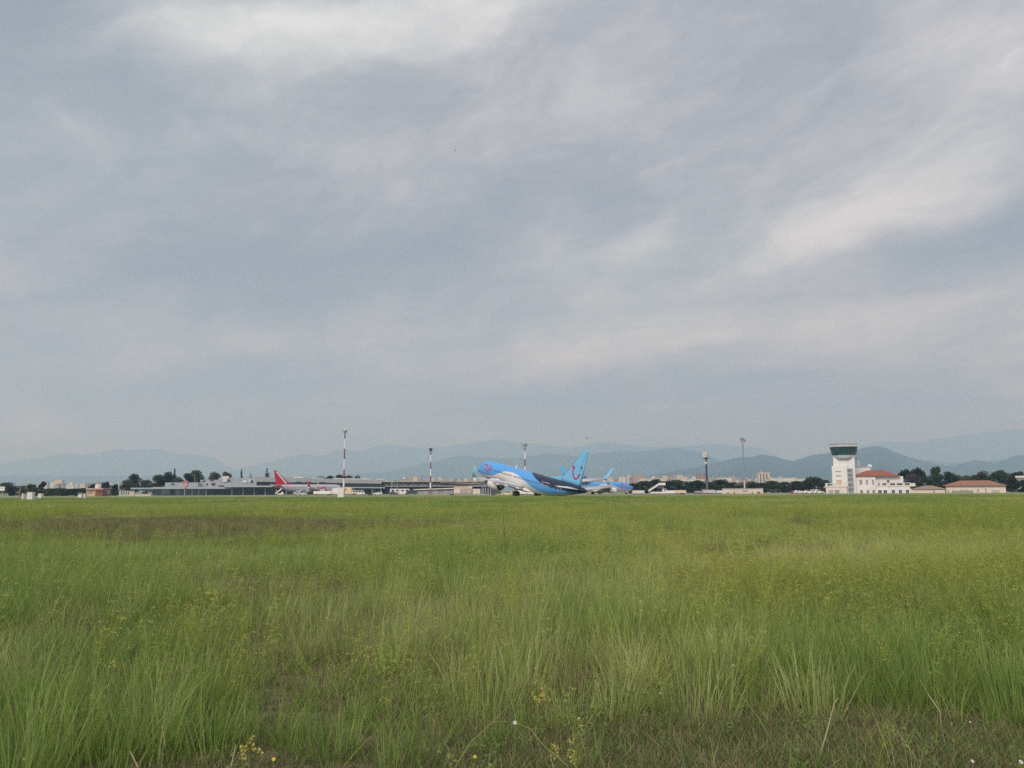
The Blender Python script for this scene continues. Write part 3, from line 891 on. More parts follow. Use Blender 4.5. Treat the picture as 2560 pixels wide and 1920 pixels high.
def side_houses():
    D = 345.0
    t = thing('low_house', 'low cream house with faded hip roof right of the white terrace', 'house', (XP(2320, D), D, GA))
    pbox(MB(), 2272, 2362, 1221.5, None, D, 8).build('wall', CREAM, t)
    MB().hip(XP(2276, D), XP(2364, D), D - .6, D + 8.6, ZP(1222, 2320, D), ZP(1213.5, 2320, D), 5.2).build('roof', TANTILE, t)
    win(t, 2366 - 34, 2366 - 30, 1226, 1234, D, MGREY, 'door', OFFWHITE, sill=False)
    D = 350.0
    t = thing('long_house', 'long cream house with brown tiled hip roof at right', 'house', (XP(2436, D), D, GA))
    pbox(MB(), 2365, 2512, 1213.5, None, D, 10).build('wall', CREAM, t)
    MB().hip(XP(2358, D), XP(2516, D), D - 1, D + 11, ZP(1213.5, 2436, D), ZP(1201, 2436, D), 6.5).build('roof', BROWNTILE, t)
    for a, b, tt in ((2369, 2373, 1225), (2402, 2406, 1223), (2414, 2421, 1225), (2442, 2447, 1223), (2462, 2466, 1221), (2478, 2496, 1225)):
        win(t, a, b, tt, tt + (5 if tt != 1221 else 10), D, MGREY if a != 2478 else LGREY, 'window', OFFWHITE)
    pbox(MB(), 2380, 2432, 1226, None, D - .4, .39).build('hedge_screen', M('faded_green_paint', (.28, .30, .22), .8, .25, 1.0), t)
    D = 440.0
    t = thing('cream_building', 'cream building with flat terrace cut off by the right edge', 'building', (XP(2552, D), D, GA))
    pbox(MB(), 2556, 2600, 1180, None, D, 10).build('wall', CREAM, t)
    pbox(MB(), 2534, 2600, 1191, 1196, D - 3, 2.99).build('terrace', CREAM, t)
    pbox(MB(), 2536, 2600, 1196.2, None, D - 2.5, 2.4).build('lower_wall', MGREY, t)


def beige_building():
    # long low beige building behind the apron on the right
    D = 372.0
    t = thing('low_beige_building', 'long low beige building below the tall grey floodlight pole', 'building', (XP(1856, D), D, GA))
    pbox(MB(), 1806, 1907, 1221.8, None, D, 9).build('wall', M('beige_render', (.62, .55, .45), .8, .1, .3), t)
    pbox(MB(), 1805, 1908, 1220.6, 1221.6, D, 9.6, dy=.3).build('roof', LGREY, t)
    for a, b, tt, h in ((1818, 1822, 1231, 4), (1834, 1837.5, 1229, 6), (1856, 1868, 1225, 4), (1879, 1882, 1229, 6), (1892, 1899, 1229, 6)):
        win(t, a, b, tt, tt + h, D, DGREY if a != 1856 else MGREY, 'window', OFFWHITE, sill=False)


in_frame(2160, 337.0, lambda: (control_tower(), house()))
in_frame(2420, 350.0, side_houses)
in_frame(1856, 372.0, beige_building)


def terminal():
    # main hall: its front runs away to the right
    A = Vector((XP(640, 448), 448)); B = Vector((XP(952, 474), 474))
    L = (B - A).length
    u = (B - A).normalized(); n = Vector((-u.y, u.x))           # n points away from the apron
    if n.y < 0: n = -n
    t = thing('terminal_hall', 'long grey two-storey terminal hall with dark window bands behind the red-tailed jet', 'terminal', (A.x, A.y, GA))

    def seg(mb, s0, s1, z0, z1, d0=0.0, dep=1.0, m=0):
        c = A + u * ((s0 + s1) / 2) + n * (d0 + dep / 2)
        mb.obox(c, u, abs(s1 - s0) / 2, n, dep / 2, z0, z1, m)
        mb.v[-8:] = [(p[0], p[1], p[2] * 1.13 * (1 - .16 * max(0, min(1, (Vector(p[:2]) - A).dot(u) / L))) if p[2] > 0 else p[2]) for p in mb.v[-8:]]   # the roof falls gently to the right
        return mb
    seg(MB(), 0, L, GA, 3.3, .5, 15).build('ground_floor_core', DGREY, t)
    seg(MB(), -14, L + 2, 3.35, 4.0, -2.2, 17).build('floor_slab', PGREY, t)
    seg(MB(), 0, L, 4.0, 6.2, .6, 14).build('upper_core', DGREY, t)
    seg(MB(), -.4, L + .4, 6.2, 8.6, 0, 15).build('roof_band', LGREY, t)
    npane = 26
    for k in range(npane):
        s0, s1 = L * k / npane + .25, L * (k + 1) / npane - .25
        seg(MB(), s0, s1, 4.03, 6.17, .42, .15).build('upper_pane', GLASS, t)
        seg(MB(), s0, s1, GA + .4, 3.3, .30, .15).build('lower_pane', GLASS if k % 3 else BLUEGLASS, t)
    for k in (5, 8, 10, 13):
        seg(MB(), L * k / npane, L * (k + 1) / npane, 4.01, 6.6, -.6, .55).build('window_bay', M('charcoal_cladding', (.045, .05, .06), .5, .2), t)
    for k in range(0, npane + 1, 2):
        p = A + u * (L * k / npane) - n * 1.2
        MB().tube((p.x, p.y, GA), (p.x, p.y, 3.34 * 1.13 * (1 - .16 * k / npane)), .22, n=8).build('column', LGREY, t)
    for s in (.54, .83):
        p = A + u * (L * s) + n * 9
        MB().tube((p.x, p.y, 7.2), (p.x, p.y, 13.6 if s < .6 else 14.4), .14, .08, 6).build('roof_mast', GALV, t)
    for s, l, h in ((.3, 5, .7), (.44, 7, .5), (.62, 16, .55), (.84, 10, .6), (.93, 8, .5)):
        seg(MB(), L * s, L * s + l, 8.6, 8.6 + h, 6, 5).build('roof_plant', OFFWHITE, t)



def terminal_left():
    # left part: roof blocks stepping up to the hall
    D = 400.0
    t = thing('terminal_wing', 'low pale blue-grey terminal wing with glazed front and overhanging flat roof', 'terminal', (XP(480, D), D, GA))
    pbox(MB(), 386, 606, 1222.5, None, D + 1.5, 20).build('core', M('dull_blue_wall', (.20, .24, .27), .7, .1, .3), t)
    rf = MB(); pbox(rf, 335, 386, 1219.5, 1223, D, 14, dy=2); pbox(rf, 386.2, 576, 1217.5, 1222.3, D, 24, dy=2.5)
    rf.build('roof', PGREY, t)
    edges = [(388, 405, BLUEGLASS), (406, 427, M('pale_blue_panel', (.30, .35, .38), .5, .1)), (428, 440, DGREY), (441, 451, M('pale_blue_panel', (0, 0, 0))), (453, 478, BLUEGLASS), (484, 495, BLUEGLASS), (500, 512, BLUEGLASS),
             (519, 531, GLASS), (532, 545, GLASS), (546, 559, GLASS), (560, 572, GLASS), (573, 588, GLASS), (589, 604, GLASS)]
    for a, b, m in edges: pbox(MB(), a, b, 1223.2, 1236.5, D + 1.4, .2).build('front_panel', m, t)
    for a in (481, 497.5, 515.5): pbox(MB(), a - 1.6, a + 1.6, 1222.5, None, D + 1.2, .5, dy=.4).build('column', PGREY, t)
    pbox(MB(), 415, 500, 1206.5, 1217.4, D + 6, 14).build('upper_block', LGREY, t)
    pbox(MB(), 500.2, 547, 1199.5, 1217.4, D + 8, 14).build('upper_block', M('grey_panel', (.42, .44, .46), .6, .1, .4), t)
    for a, b, tt, bt in ((430, 437, 1209, 1213), (505, 512, 1201, 1205), (524, 533, 1200, 1203), (515, 519, 1208, 1214), (528, 537, 1207, 1214), (495, 498, 1207, 1216)):
        win(t, a, b, tt, bt, D + (6 if a < 500 else 8), DGREY, 'window', LGREY, sill=False)
    # taller grey block with plant on its roof
    D = 395.0
    t = thing('terminal_block', 'grey terminal block with white plant on its roof left of the red tail', 'terminal', (XP(600, D), D + 4, GA))
    pbox(MB(), 545, 642, 1194.5, 1213.6, D + 5, 16).build('upper_block', LGREY, t)
    pbox(MB(), 560, 692, 1213.5, 1217.5, D - 1, 18).build('canopy', PGREY, t)
    pbox(MB(), 578, 692, 1217.6, None, D + 3, 12).build('core', DGREY, t)
    for k in range(4):
        a = 578 + 28.5 * k
        pbox(MB(), a + 5, a + 26, 1218.5, 1236, D + 2.8, .15).build('pane', GLASS if k != 2 else M('dark_green_glass', (.03, .05, .055), .15, .3), t)
        pbox(MB(), a, a + 3.6, 1217.6, None, D + 2.2, .7).build('column', M('blue_grey_column', (.24, .28, .31), .6, .1), t)
    for a, b, tt, bt, m in ((553, 571, 1190, 1198, CREAM), (556, 566, 1198, 1204, WHITE), (568, 574, 1199, 1203, DGREY), (607, 617, 1201, 1206, WHITE), (623, 626, 1197, 1205, WHITE), (628, 632, 1200, 1206, DGREY)):
        pbox(MB(), a, b, tt, bt, D + 4.5, 2.5).build('roof_plant', m, t)


def terminal_right():
    # right part with the lattice windows
    D = 480.0
    t = thing('terminal_gallery', 'long terminal gallery with lattice of small windows right of the hall', 'terminal', (XP(1050, D), D, GA))
    pbox(MB(), 952, 1250, 1205, None, D + 1, 20).build('core', DGREY, t)
    pbox(MB(), 950, 1135, 1202.5, 1204.8, D, 22, dy=1).build('roof', M('warm_grey_roof', (.42, .41, .40), .7, .1, .2), t)
    MB().add([(XP(1100, D), D - 1.5, ZP(1206, 1100, D)), (XP(1255, D), D - 1.5, ZP(1212, 1255, D)), (XP(1255, D), D + 21, ZP(1204, 1255, D)), (XP(1100, D), D + 21, ZP(1201, 1100, D)),
              (XP(1100, D), D - 1.5, ZP(1207, 1100, D)), (XP(1255, D), D - 1.5, ZP(1213, 1255, D)), (XP(1255, D), D + 21, ZP(1205, 1255, D)), (XP(1100, D), D + 21, ZP(1202, 1100, D))],
             [(0, 1, 2, 3), (7, 6, 5, 4), (0, 4, 5, 1), (1, 5, 6, 2), (2, 6, 7, 3), (3, 7, 4, 0)]).build('sloping_roof', M('brown_grey_roof', (.34, .31, .29), .8, .12, .2), t)
    pbox(MB(), 952, 1135, 1214.3, 1216.2, D, 2, dy=1.2).build('floor_slab', LGREY, t)
    warm = M('warm_frame', (.36, .31, .29), .7, .15)
    for k in range(15):
        a = 955 + 12 * k
        pbox(MB(), a + 1.2, a + 10.5, 1206, 1213.6, D + .7, .2).build('pane', GLASS if k % 2 else BLUEGLASS, t)
        f = MB()
        x0, x1 = XP(a + .2, D), XP(a + 11.4, D); z0, z1 = ZP(1214, a, D), ZP(1205.6, a, D)
        f.tube((x0, D + .5, z0), ((x0 + x1) / 2, D + .5, z1), .16, n=4); f.tube(((x0 + x1) / 2, D + .5, z1), (x1, D + .5, z0), .16, n=4)
        f.build('lattice', warm, t)
    for k in range(9):
        a = 958 + 20 * k
        pbox(MB(), a, a + 16, 1217, 1227, D + .6, .2).build('lower_pane', GLASS, t)
    # peach service building and its neighbours
    D = 425.0
    t = thing('peach_service_building', 'peach service building with dark eaves behind the taking-off jet nose', 'building', (XP(1158, D), D, GA))
    pbox(MB(), 1134, 1181, 1213.5, None, D, 10).build('wall', PEACH, t)
    pbox(MB(), 1133, 1182, 1211, 1213.4, D, 11, dy=.6).build('eaves', DGREY, t)
    for a, b, m in ((1136, 1150, OFFWHITE), (1151, 1165, LGREY), (1166, 1179, M('grey_beige', (.45, .41, .36), .8, .1))):
        pbox(MB(), a, b, 1222, 1233.5, D - .3, .29).build('shutter', m, t)
    win(t, 1170, 1180, 1214, 1221, D, CREAM, 'panel', OFFWHITE, sill=False)
    t = thing('canopy_shelter', 'open shelter with pale flat canopy on posts below the jet nose', 'shelter', (XP(1205, D), D, GA))
    pbox(MB(), 1181.5, 1230, 1213.5, 1216.2, D - 2, 8).build('roof', LGREY, t)
    pbox(MB(), 1183, 1229, 1216.4, None, D + 4, 1).build('rear_wall', DGREY, t)
    pbox(MB(), 1182, 1201, 1222, None, D - 1, .4).build('screen', CREAM, t)
    for a in (1204, 1208, 1213, 1219, 1225): pbox(MB(), a, a + 2.2, 1216.4, None, D - 1, .5).build('post', LGREY, t)
    D = 405.0
    t = thing('covered_walkway', 'covered walkway with white flat roof line and grey screen wall', 'walkway', (XP(1085, D), D, GA))
    MB().add([(XP(1034, D), D - 1, ZP(1223, 1034, D)), (XP(1133, D), D - 1, ZP(1219.8, 1133, D)), (XP(1133, D), D + 3, ZP(1219.8, 1133, D)), (XP(1034, D), D + 3, ZP(1223, 1034, D)),
              (XP(1034, D), D - 1, ZP(1225, 1034, D)), (XP(1133, D), D - 1, ZP(1222, 1133, D)), (XP(1133, D), D + 3, ZP(1222, 1133, D)), (XP(1034, D), D + 3, ZP(1225, 1034, D))],
             [(0, 1, 2, 3), (7, 6, 5, 4), (0, 4, 5, 1), (1, 5, 6, 2), (2, 6, 7, 3), (3, 7, 4, 0)]).build('roof', WHITE, t)
    for k in range(7):
        a = 1044 + 12.8 * k
        pbox(MB(), a, a + 12.4, 1225.4, None, D, .4).build('wall_panel', M('grey_beige_panel', (.36, .35, .32), .8, .15) if k % 2 else MGREY, t)


def hook_sign():
    t = thing('red_hook_sign', 'large pale red hook-shaped sign in front of the low terminal wing', 'sign', (XP(464, 392), 392, GA))
    D = 392.0
    pts = [(457, 1209), (459, 1205.5), (464, 1204), (470, 1206), (471, 1211), (468, 1215), (464, 1218), (463, 1222)]
    m = MB()
    for p, q in zip(pts[:-1], pts[1:]): m.tube((XP(p[0], D), D, ZP(p[1], p[0], D)), (XP(q[0], D), D, ZP(q[1], q[0], D)), .42, .42, 6)
    m.build('hook', M('pale_red_paint', (.55, .17, .15), .5, .1), t)
    MB().tube((XP(463, D), D, GA), (XP(463, D), D, ZP(1222, 463, D)), .16, n=6).build('post', LGREY, t)


terminal()
in_frame(520, 400.0, lambda: (terminal_left(), hook_sign()))
terminal_right()


def huts():
    D = 300.0
    t = thing('peach_hut', 'small peach hut with orange side and flat eaves at the left', 'hut', (XP(236, D), D, GA))
    x0, x1, x2 = XP(217, D), XP(239, D), XP(257, D)
    z1 = ZP(1224, 236, D)
    MB().add([(x0, D + .8, GA), (x1, D, GA), (x1, D, z1), (x0, D + .8, z1), (x0, D + 5, GA), (x0, D + 5, z1), (x2, D + 5, GA), (x2, D + 5, z1), (x2, D + 1.4, GA), (x2, D + 1.4, z1)],
             [(0, 1, 2, 3), (4, 0, 3, 5), (6, 4, 5, 7), (8, 6, 7, 9)]).add([(x1, D, GA), (x2, D + 1.4, GA), (x2, D + 1.4, z1), (x1, D, z1)], [(0, 1, 2, 3)], 1).build('wall', [PEACH, ORANGE], t)
    pbox(MB(), 215.5, 258, 1220.5, 1224, D, 5.8, dy=.5).build('roof', PEACH, t)
    win(t, 222, 226, 1226.5, 1231, D + .55, OFFWHITE, 'window', OFFWHITE, dy=.2)
    MB().lathe([(0, 1.05), (1.2, 1.1), (1.35, .9), (1.45, .1)], (XP(245, D), D + 2.5, ZP(1220.4, 245, D)), 'z', 16).build('water_tank', WHITE, t)
    t = thing('lean_to_shed', 'dull mauve lean-to shed against the right side of the peach hut', 'shed', (XP(266, D), D + 2, GA))
    pbox(MB(), 257.5, 276, 1222, None, D + 2.5, 3).build('wall', M('mauve_render', (.24, .19, .2), .8, .15), t)
    pbox(MB(), 257.4, 277.5, 1220.5, 1221.9, D + 2.5, 3.6, dy=.4).build('roof', TANTILE, t)
    D = 330.0
    t = thing('striped_container', 'pale green and white ribbed container left of the terminal wing', 'container', (XP(312, D), D, GA))
    b = MB()
    pbox(b, 298, 325, 1227, None, D, 2.6)
    b.build('body', M('pale_green_white', (.55, .58, .50), .6, .08), t)
    for k in range(4):
        pbox(MB(), 303 + k * 5.6, 305.2 + k * 5.6, 1228, 1236, D - .05, .045).build('door_slot', DGREY, t)
    D = 350.0
    t = thing('cream_hut', 'small cream hut between the ribbed container and the terminal wing', 'hut', (XP(329, D), D, GA))
    pbox(MB(), 322, 335.5, 1229, None, D, 3).build('wall', CREAM, t)
    pbox(MB(), 321, 336.5, 1227.3, 1228.9, D, 3.6, dy=.3).build('roof', OFFWHITE, t)
    t = thing('low_white_wall', 'low white wall segment in front of the terminal wing left end', 'wall', (XP(358, 320), 320, GA))
    pbox(MB(), 339, 378, 1235.5, None, 320, .5).build('panel', OFFWHITE, t)
    pbox(MB(), 338.5, 378.5, 1234.9, 1235.4, 320, .7, dy=.1).build('coping', WHITE, t)



def cabinets():
    # cabinets and boards on the near side of the runway
    def cabinet(label, a, b, tt, Y, legs=False):
        x0, x1 = XP(a, Y), XP(b, Y); z1 = ZP(tt, (a + b) / 2, Y); g = float(gz((x0 + x1) / 2, Y))
        t = thing('equipment_cabinet', label, 'cabinet', ((x0 + x1) / 2, Y, g))
        zb = g + (.3 if legs else .05)
        MB().box(x0, x1, Y, Y + .7, zb, z1).build('body', WHITE, t)
        MB().box(x0 - .04, x1 + .04, Y - .05, Y + .75, z1 + .002, z1 + .06).build('lid', OFFWHITE, t)
        MB().box(x0 + .06, x1 - .06, Y - .03, Y - .003, zb + (z1 - zb) * .55, z1 - .08).build('door_panel', WHITE, t)
        MB().box(x0 + .06, x1 - .06, Y - .028, Y - .003, zb + .08, zb + (z1 - zb) * .47).build('door_panel', WHITE, t)
        MB().box(x0 + .03, x1 - .03, Y + .05, Y + .65, g - .3, zb - .002).build('plinth', MGREY, t)
        return t
    cabinet('white equipment cabinet standing in the grass at far left', 68, 82, 1231, 128)
    cabinet('small white box left of the peach hut near the thin dark trees', 96, 104.5, 1234.5, 140, True)
    cabinet('narrow white marker post box left of the white cabinet', 55.5, 59.5, 1234.5, 142)
    cabinet('small whitish box just left of the peach hut', 196, 205, 1235.5, 142, True)
    cabinet('tiny white marker right beside the peach hut', 210.5, 213.5, 1234, 150)
    cabinet('tall white cabin in the grass below the tallest red and white mast', 844, 859.5, 1219, 146)
    for lab, px, Y in (('small dark marker board at the runway edge left of the open shelter', 1130, 208.5), ('small dark marker board at the runway edge below the jet nose', 1233, 208.5), ('small dark marker board at the runway edge right of the cream box truck', 925, 208.5), ('small dark marker board at the runway edge in front of the tree row', 1705, 208.5)):
        x = XP(px, Y); g = float(gz(x, Y))
        t = thing('runway_marker', lab, 'sign', (x, Y, g))
        MB().box(x - .55, x + .55, Y, Y + .12, g + .12, g + .5).build('board', DGREY, t)
        for q in (-.4, .4): MB().tube((x + q, Y + .06, g - .1), (x + q, Y + .06, g + .119), .03, n=6).build('leg', GALV, t)
    Y = 210.0
    t = thing('signboard', 'white signboard on posts cut off by the left edge', 'sign', (XP(2, Y), Y, GA))
    pbox(MB(), -8, 11, 1216.5, 1227, Y, .15).build('board', WHITE, t)
    for a in (-4, 8): pbox(MB(), a, a + .8, 1216.5, None, Y + .16, .1).build('post', GALV, t)
    pbox(MB(), 1, 9, 1219, 1221, Y - .03, .029).build('text_band', LGREY, t)
    t = thing('wooden_post', 'thin tilted pale post left of the white cabinet', 'post', (XP(50, 150), 150, .25))
    MB().tube((XP(47, 150), 150, .0), (XP(51, 150), 150, ZP(1216, 50, 150)), .07, .05, 6).tube((XP(52, 150), 150, ZP(1222, 50, 150)), (XP(44, 150), 150.4, .1), .04, n=5).build('shaft', M('pale_wood', (.36, .32, .26), .8, .2, 3.0), t)


in_frame(275, 315.0, huts)
cabinets()


# ------------------------------------------------------------------ masts
def masts():
    def mast(label, px, D, bands, head, r0=.42, r1=.22, name='light_mast'):
        x = XP(px, D)
        t = thing(name, label, 'mast', (x, D, GA))
        top, bot = bands[0][0], bands[-1][1]
        for a, b, m in bands:
            za, zb = ZP(a, px, D), ZP(b, px, D) if b < 1236 else GA - .2
            fa, fb = (a - top) / (bot - top), (b - top) / (bot - top)
            MB().tube((x, D, zb), (x, D, za), r1 + (r0 - r1) * fb, r1 + (r0 - r1) * fa, 10).build('pole_section', m, t)
        head(t, x, D, px)
        return t

    def lamps(t, x, D, z, n=6, r=1.0, m=GALV, h=.5):
        MB().lathe([(0, r * .75), (.12, r * .78), (.16, .2)], (x, D, z - .1), 'z', 12).build('head_ring', m, t)
        for k in range(n):
            a = 2 * math.pi * k / n + .3
            c = (x + math.cos(a) * r, D + math.sin(a) * r)
            MB().obox(c, (math.cos(a), math.sin(a)), .22, (-math.sin(a), math.cos(a)), .34, z - h, z + .05).build('floodlight', m, t)

    def h1(t, x, D, px):
        z = ZP(1075, px, D)
        lamps(t, x, D, z - .3, 6, .72, GALV, .8)
        MB().tube((x, D, z - 1), (x, D, z + 1.1), .1, .05, 6).box(x - .3, x + .55, D - .3, D + .3, z + .1, z + .7).build('beacon', WHITE, t)
        MB().tube((x - 1.9, D, z - .2), (x + 1.6, D, z - .2), .05, n=5).tube((x - 1.8, D, z - .7), (x - 1.8, D, z + .5), .04, n=4).build('antenna_arm', GALV, t)
        MB().box(x - .55, x + .55, D - .5, D + .5, GA, GA + 2.6).build('base_cabinet', WHITE, t)
    mast('tallest red and white banded mast standing behind the jet nose truck', 859, 360,
         [(1076, 1097, RUST), (1097, 1122, WHITEPAINT), (1122, 1148, REDPAINT), (1148, 1174, M('pale_blue_white_paint', (.66, .74, .80), .5, .08)), (1174, 1197, REDPAINT), (1197, 1240, WHITEPAINT)], h1)

    def h2(t, x, D, px): lamps(t, x, D, ZP(1121, px, D), 6, .55, RUST, 1.2)
    mast('thinner red and white banded mast in front of the covered walkway', 1076, 395,
         [(1120, 1137, RUST), (1137, 1155, WHITEPAINT), (1155, 1172, REDPAINT), (1172, 1190, WHITEPAINT), (1190, 1206, REDPAINT), (1206, 1222, WHITEPAINT), (1222, 1240, M('rusty_brown', (.22, .12, .08), .7, .2))], h2, .38, .24)

    def h3(t, x, D, px):
        lamps(t, x, D, ZP(1110, px, D), 6, .95, GALV, 1.3); lamps(t, x, D, ZP(1121, px, D), 4, .5, GALV, .6)
    mast('red and white mast rising behind the fuselage of the taking-off jet', 1313, 410,
         [(1109, 1129, GALV), (1129, 1148, WHITEPAINT), (1148, 1166, REDPAINT), (1166, 1184, WHITEPAINT), (1184, 1202, REDPAINT), (1202, 1220, WHITEPAINT), (1220, 1240, REDPAINT)], h3, .40, .28)

    def h4(t, x, D, px):
        z0, z1 = ZP(1146, px, D), ZP(1129, px, D)
        for k, (dx, dy, hh) in enumerate(((-1.2, -.2, 0), (-.5, -.7, .5), (.35, -.6, .9), (.95, .1, .6), (0, .8, .2))):
            MB().box(x + dx - .26, x + dx + .26, D + dy - .16, D + dy + .16, z0 + .3 + hh * .3, z1 - .4 + hh * .4).build('antenna_panel', CREAM if k < 3 else M('olive_drab', (.30, .29, .2), .6, .1), t)
        MB().tube((x - 1.5, D, z0), (x + 1.5, D, z0), .16, n=6).tube((x, D - 1.2, z0), (x, D + 1.2, z0), .12, n=6).lathe([(0, 1.2), (.12, 1.2)], (x, D, z0 + .1), 'z', 12).build('platform', RUST, t)
        MB().lathe([(0, .52), (-.2, .5), (-.34, .1)], (x - .35, D - .5, ZP(1157, px, D)), 'y', 14).build('dish', WHITE, t)
        MB().lathe([(0, .9), (.25, .9)], (x, D, ZP(1161, px, D)), 'z', 12).build('collar', LAV, t)
    mast('dark phone mast with cream antenna panels at its top', 1768, 380,
         [(1136, 1163, RUST), (1163, 1201, M('dark_violet_steel', (.05, .04, .075), .5, .15)), (1201, 1240, M('dark_blue_grey_steel', (.10, .14, .155), .5, .15))], h4, .52, .42, 'phone_mast')

    def h5(t, x, D, px):
        z = ZP(1100, px, D)
        for k, (dx, dz) in enumerate(((-.75, .5), (-.1, .7), (.75, .2), (1.15, -.5), (-.6, -.5))):
            MB().box(x + dx - .36, x + dx + .36, D - .5, D + .1, z + dz - .48, z + dz + .48).build('floodlight', M('dull_violet_steel', (.26, .26, .31), .5, .1), t)
        MB().tube((x - 1.1, D, z), (x + 1.4, D, z - .1), .1, n=6).tube((x, D, z - 1.6), (x, D, z + 1), .14, n=6).lathe([(0, .55), (.5, .6)], (x, D, z - 2.2), 'z', 10).build('crossarm', LAV, t)
    mast('pale grey floodlight pole behind the low beige building', 1862, 379,
         [(1104, 1142, M('dull_violet_steel', (.26, .26, .31), .5, .1)), (1142, 1200, M('hazy_blue_grey_paint', (.24, .28, .33), .5, .08)), (1200, 1240, M('cream_pole_paint', (.52, .48, .42), .6, .1))], h5, .40, .26)
    for px, tt, bt, Y, lab in ((979, 1207, 1240, 392, 'thin grey pole at the left end of the parked white bus'), (993, 1210, 1240, 392, 'thin lamp pole in front of the white bus'), (485, 1186, 1206, 404, 'short brownish chimney pole above the terminal wing')):
        x = XP(px, Y)
        t = thing('lamp_pole', lab, 'pole', (x, Y, GA))
        MB().tube((x, Y, GA), (x, Y, ZP(tt, px, Y)), .2, .14, 6).build('shaft', GALV if px != 485 else M('brown_pole', (.24, .17, .12), .8, .15), t)
        MB().box(x - .3, x + .5, Y - .2, Y + .2, ZP(tt, px, Y), ZP(tt, px, Y) + .3).build('lamp_head', LGREY if px != 485 else BARK, t)


masts()


# ------------------------------------------------------------------ vehicles
def wheel(parent, x, y, r=.33, w=.24):
    wb = MB().lathe([(-w / 2, r * .8), (-w / 2 + .03, r), (w / 2 - .03, r), (w / 2, r * .8)], (x, y, r), 'y', 14).build('wheel', BLACK, parent, local=True, smooth=False)
    MB().lathe([(-w / 2 - .012, r * .55), (w / 2 + .012, r * .55)], (x, y, r), 'y', 10).build('rim', GALV, wb, local=True)


def prof_body(prof, w, m_inset=.12):
    """vehicle body: side profile (x, z) extruded across with tumble-home towards the top"""
    mb = MB()
    zs = [p[1] for p in prof]; z0, z1 = min(zs), max(zs)
    def wd(z): return w / 2 - m_inset * max(0, (z - z0) / (z1 - z0) - .5) * 2
    n = len(prof)
    vs = [(x, wd(z), z) for x, z in prof] + [(x, -wd(z), z) for x, z in prof]
    fs = [tuple(range(n)), tuple(range(2 * n - 1, n - 1, -1))] + [(i, n + i, n + (i + 1) % n, (i + 1) % n) for i in range(n)]
    return mb.add(vs, fs)


def car(label, px, Y, head, paint, kind='car', cat='car', name='parked_car', base=None, group=None):
    L, prof, wins, wx, W = {
        'car': (4.2, [(2.1, .3), (2.1, .72), (1.95, .86), (1.0, .98), (.35, 1.42), (-1.2, 1.46), (-1.85, 1.0), (-2.1, .9), (-2.1, .3)], [[(.9, 1.0), (.32, 1.36), (-.3, 1.38), (-.3, 1.0)], [(-.4, 1.0), (-.4, 1.38), (-1.15, 1.40), (-1.6, 1.02)]], (1.35, -1.3), 1.75),
        'van': (5.2, [(2.6, .35), (2.6, .95), (2.35, 1.15), (1.75, 1.9), (1.4, 2.05), (-2.5, 2.05), (-2.6, 1.9), (-2.6, .35)], [[(2.2, 1.2), (1.7, 1.82), (1.0, 1.85), (1.0, 1.2)], [(.8, 1.25), (.8, 1.85), (-.6, 1.85), (-.6, 1.25)], [(-.8, 1.25), (-.8, 1.85), (-2.3, 1.85), (-2.3, 1.25)]], (1.7, -1.7), 1.95),
        'truck': (7.4, [(3.7, .55), (3.7, 1.5), (3.4, 2.3), (2.0, 2.35), (1.95, .95), (-3.7, .95), (-3.7, .55)], [[(3.5, 1.5), (3.28, 2.15), (2.4, 2.15), (2.4, 1.5)]], (2.8, -2.6), 2.3),
        'bus': (9.5, [(4.75, .35), (4.75, 1.6), (4.6, 2.85), (-4.7, 2.9), (-4.75, 2.7), (-4.75, .35)], [[(4.3, 1.5), (4.3, 2.4), (2.9, 2.4), (2.9, 1.5)], [(2.1, 1.55), (2.1, 2.4), (.9, 2.4), (.9, 1.55)], [(-.6, 1.55), (-.6, 2.4), (-1.8, 2.4), (-1.8, 1.55)], [(-2.8, 1.55), (-2.8, 2.4), (-4.0, 2.4), (-4.0, 1.55)]], (3.2, -3.0), 2.5),
    }[kind]
    z = GA + .03 if base is None else base
    t = thing(name, label, cat, (XP(px, Y), Y, z), rot=(0, 0, R(head)), group=group)
    prof_body(prof, W).build('body', paint, t, local=True)
    zs = [p[1] for p in prof]; z0, z1 = min(zs), max(zs)
    for wv in wins:
        for s in (1, -1):
            pts = [(x, s * (W / 2 - .12 * max(0, (zz - z0) / (z1 - z0) - .5) * 2 + .012), zz) for x, zz in wv]
            MB().poly(pts if s < 0 else pts[::-1]).build('window', GLASS, t, local=True)
    for x in wx:
        for s in (1, -1): wheel(t, x, s * (W / 2 - .10), .46 if kind in ('truck', 'bus') else .33)
    MB().box(max(p[0] for p in prof) - .02, max(p[0] for p in prof) + .02, -W * .42, -W * .25, .62, .74).box(max(p[0] for p in prof) - .02, max(p[0] for p in prof) + .02, W * .25, W * .42, .62, .74).build('headlights', WHITE, t, local=True)
    return t


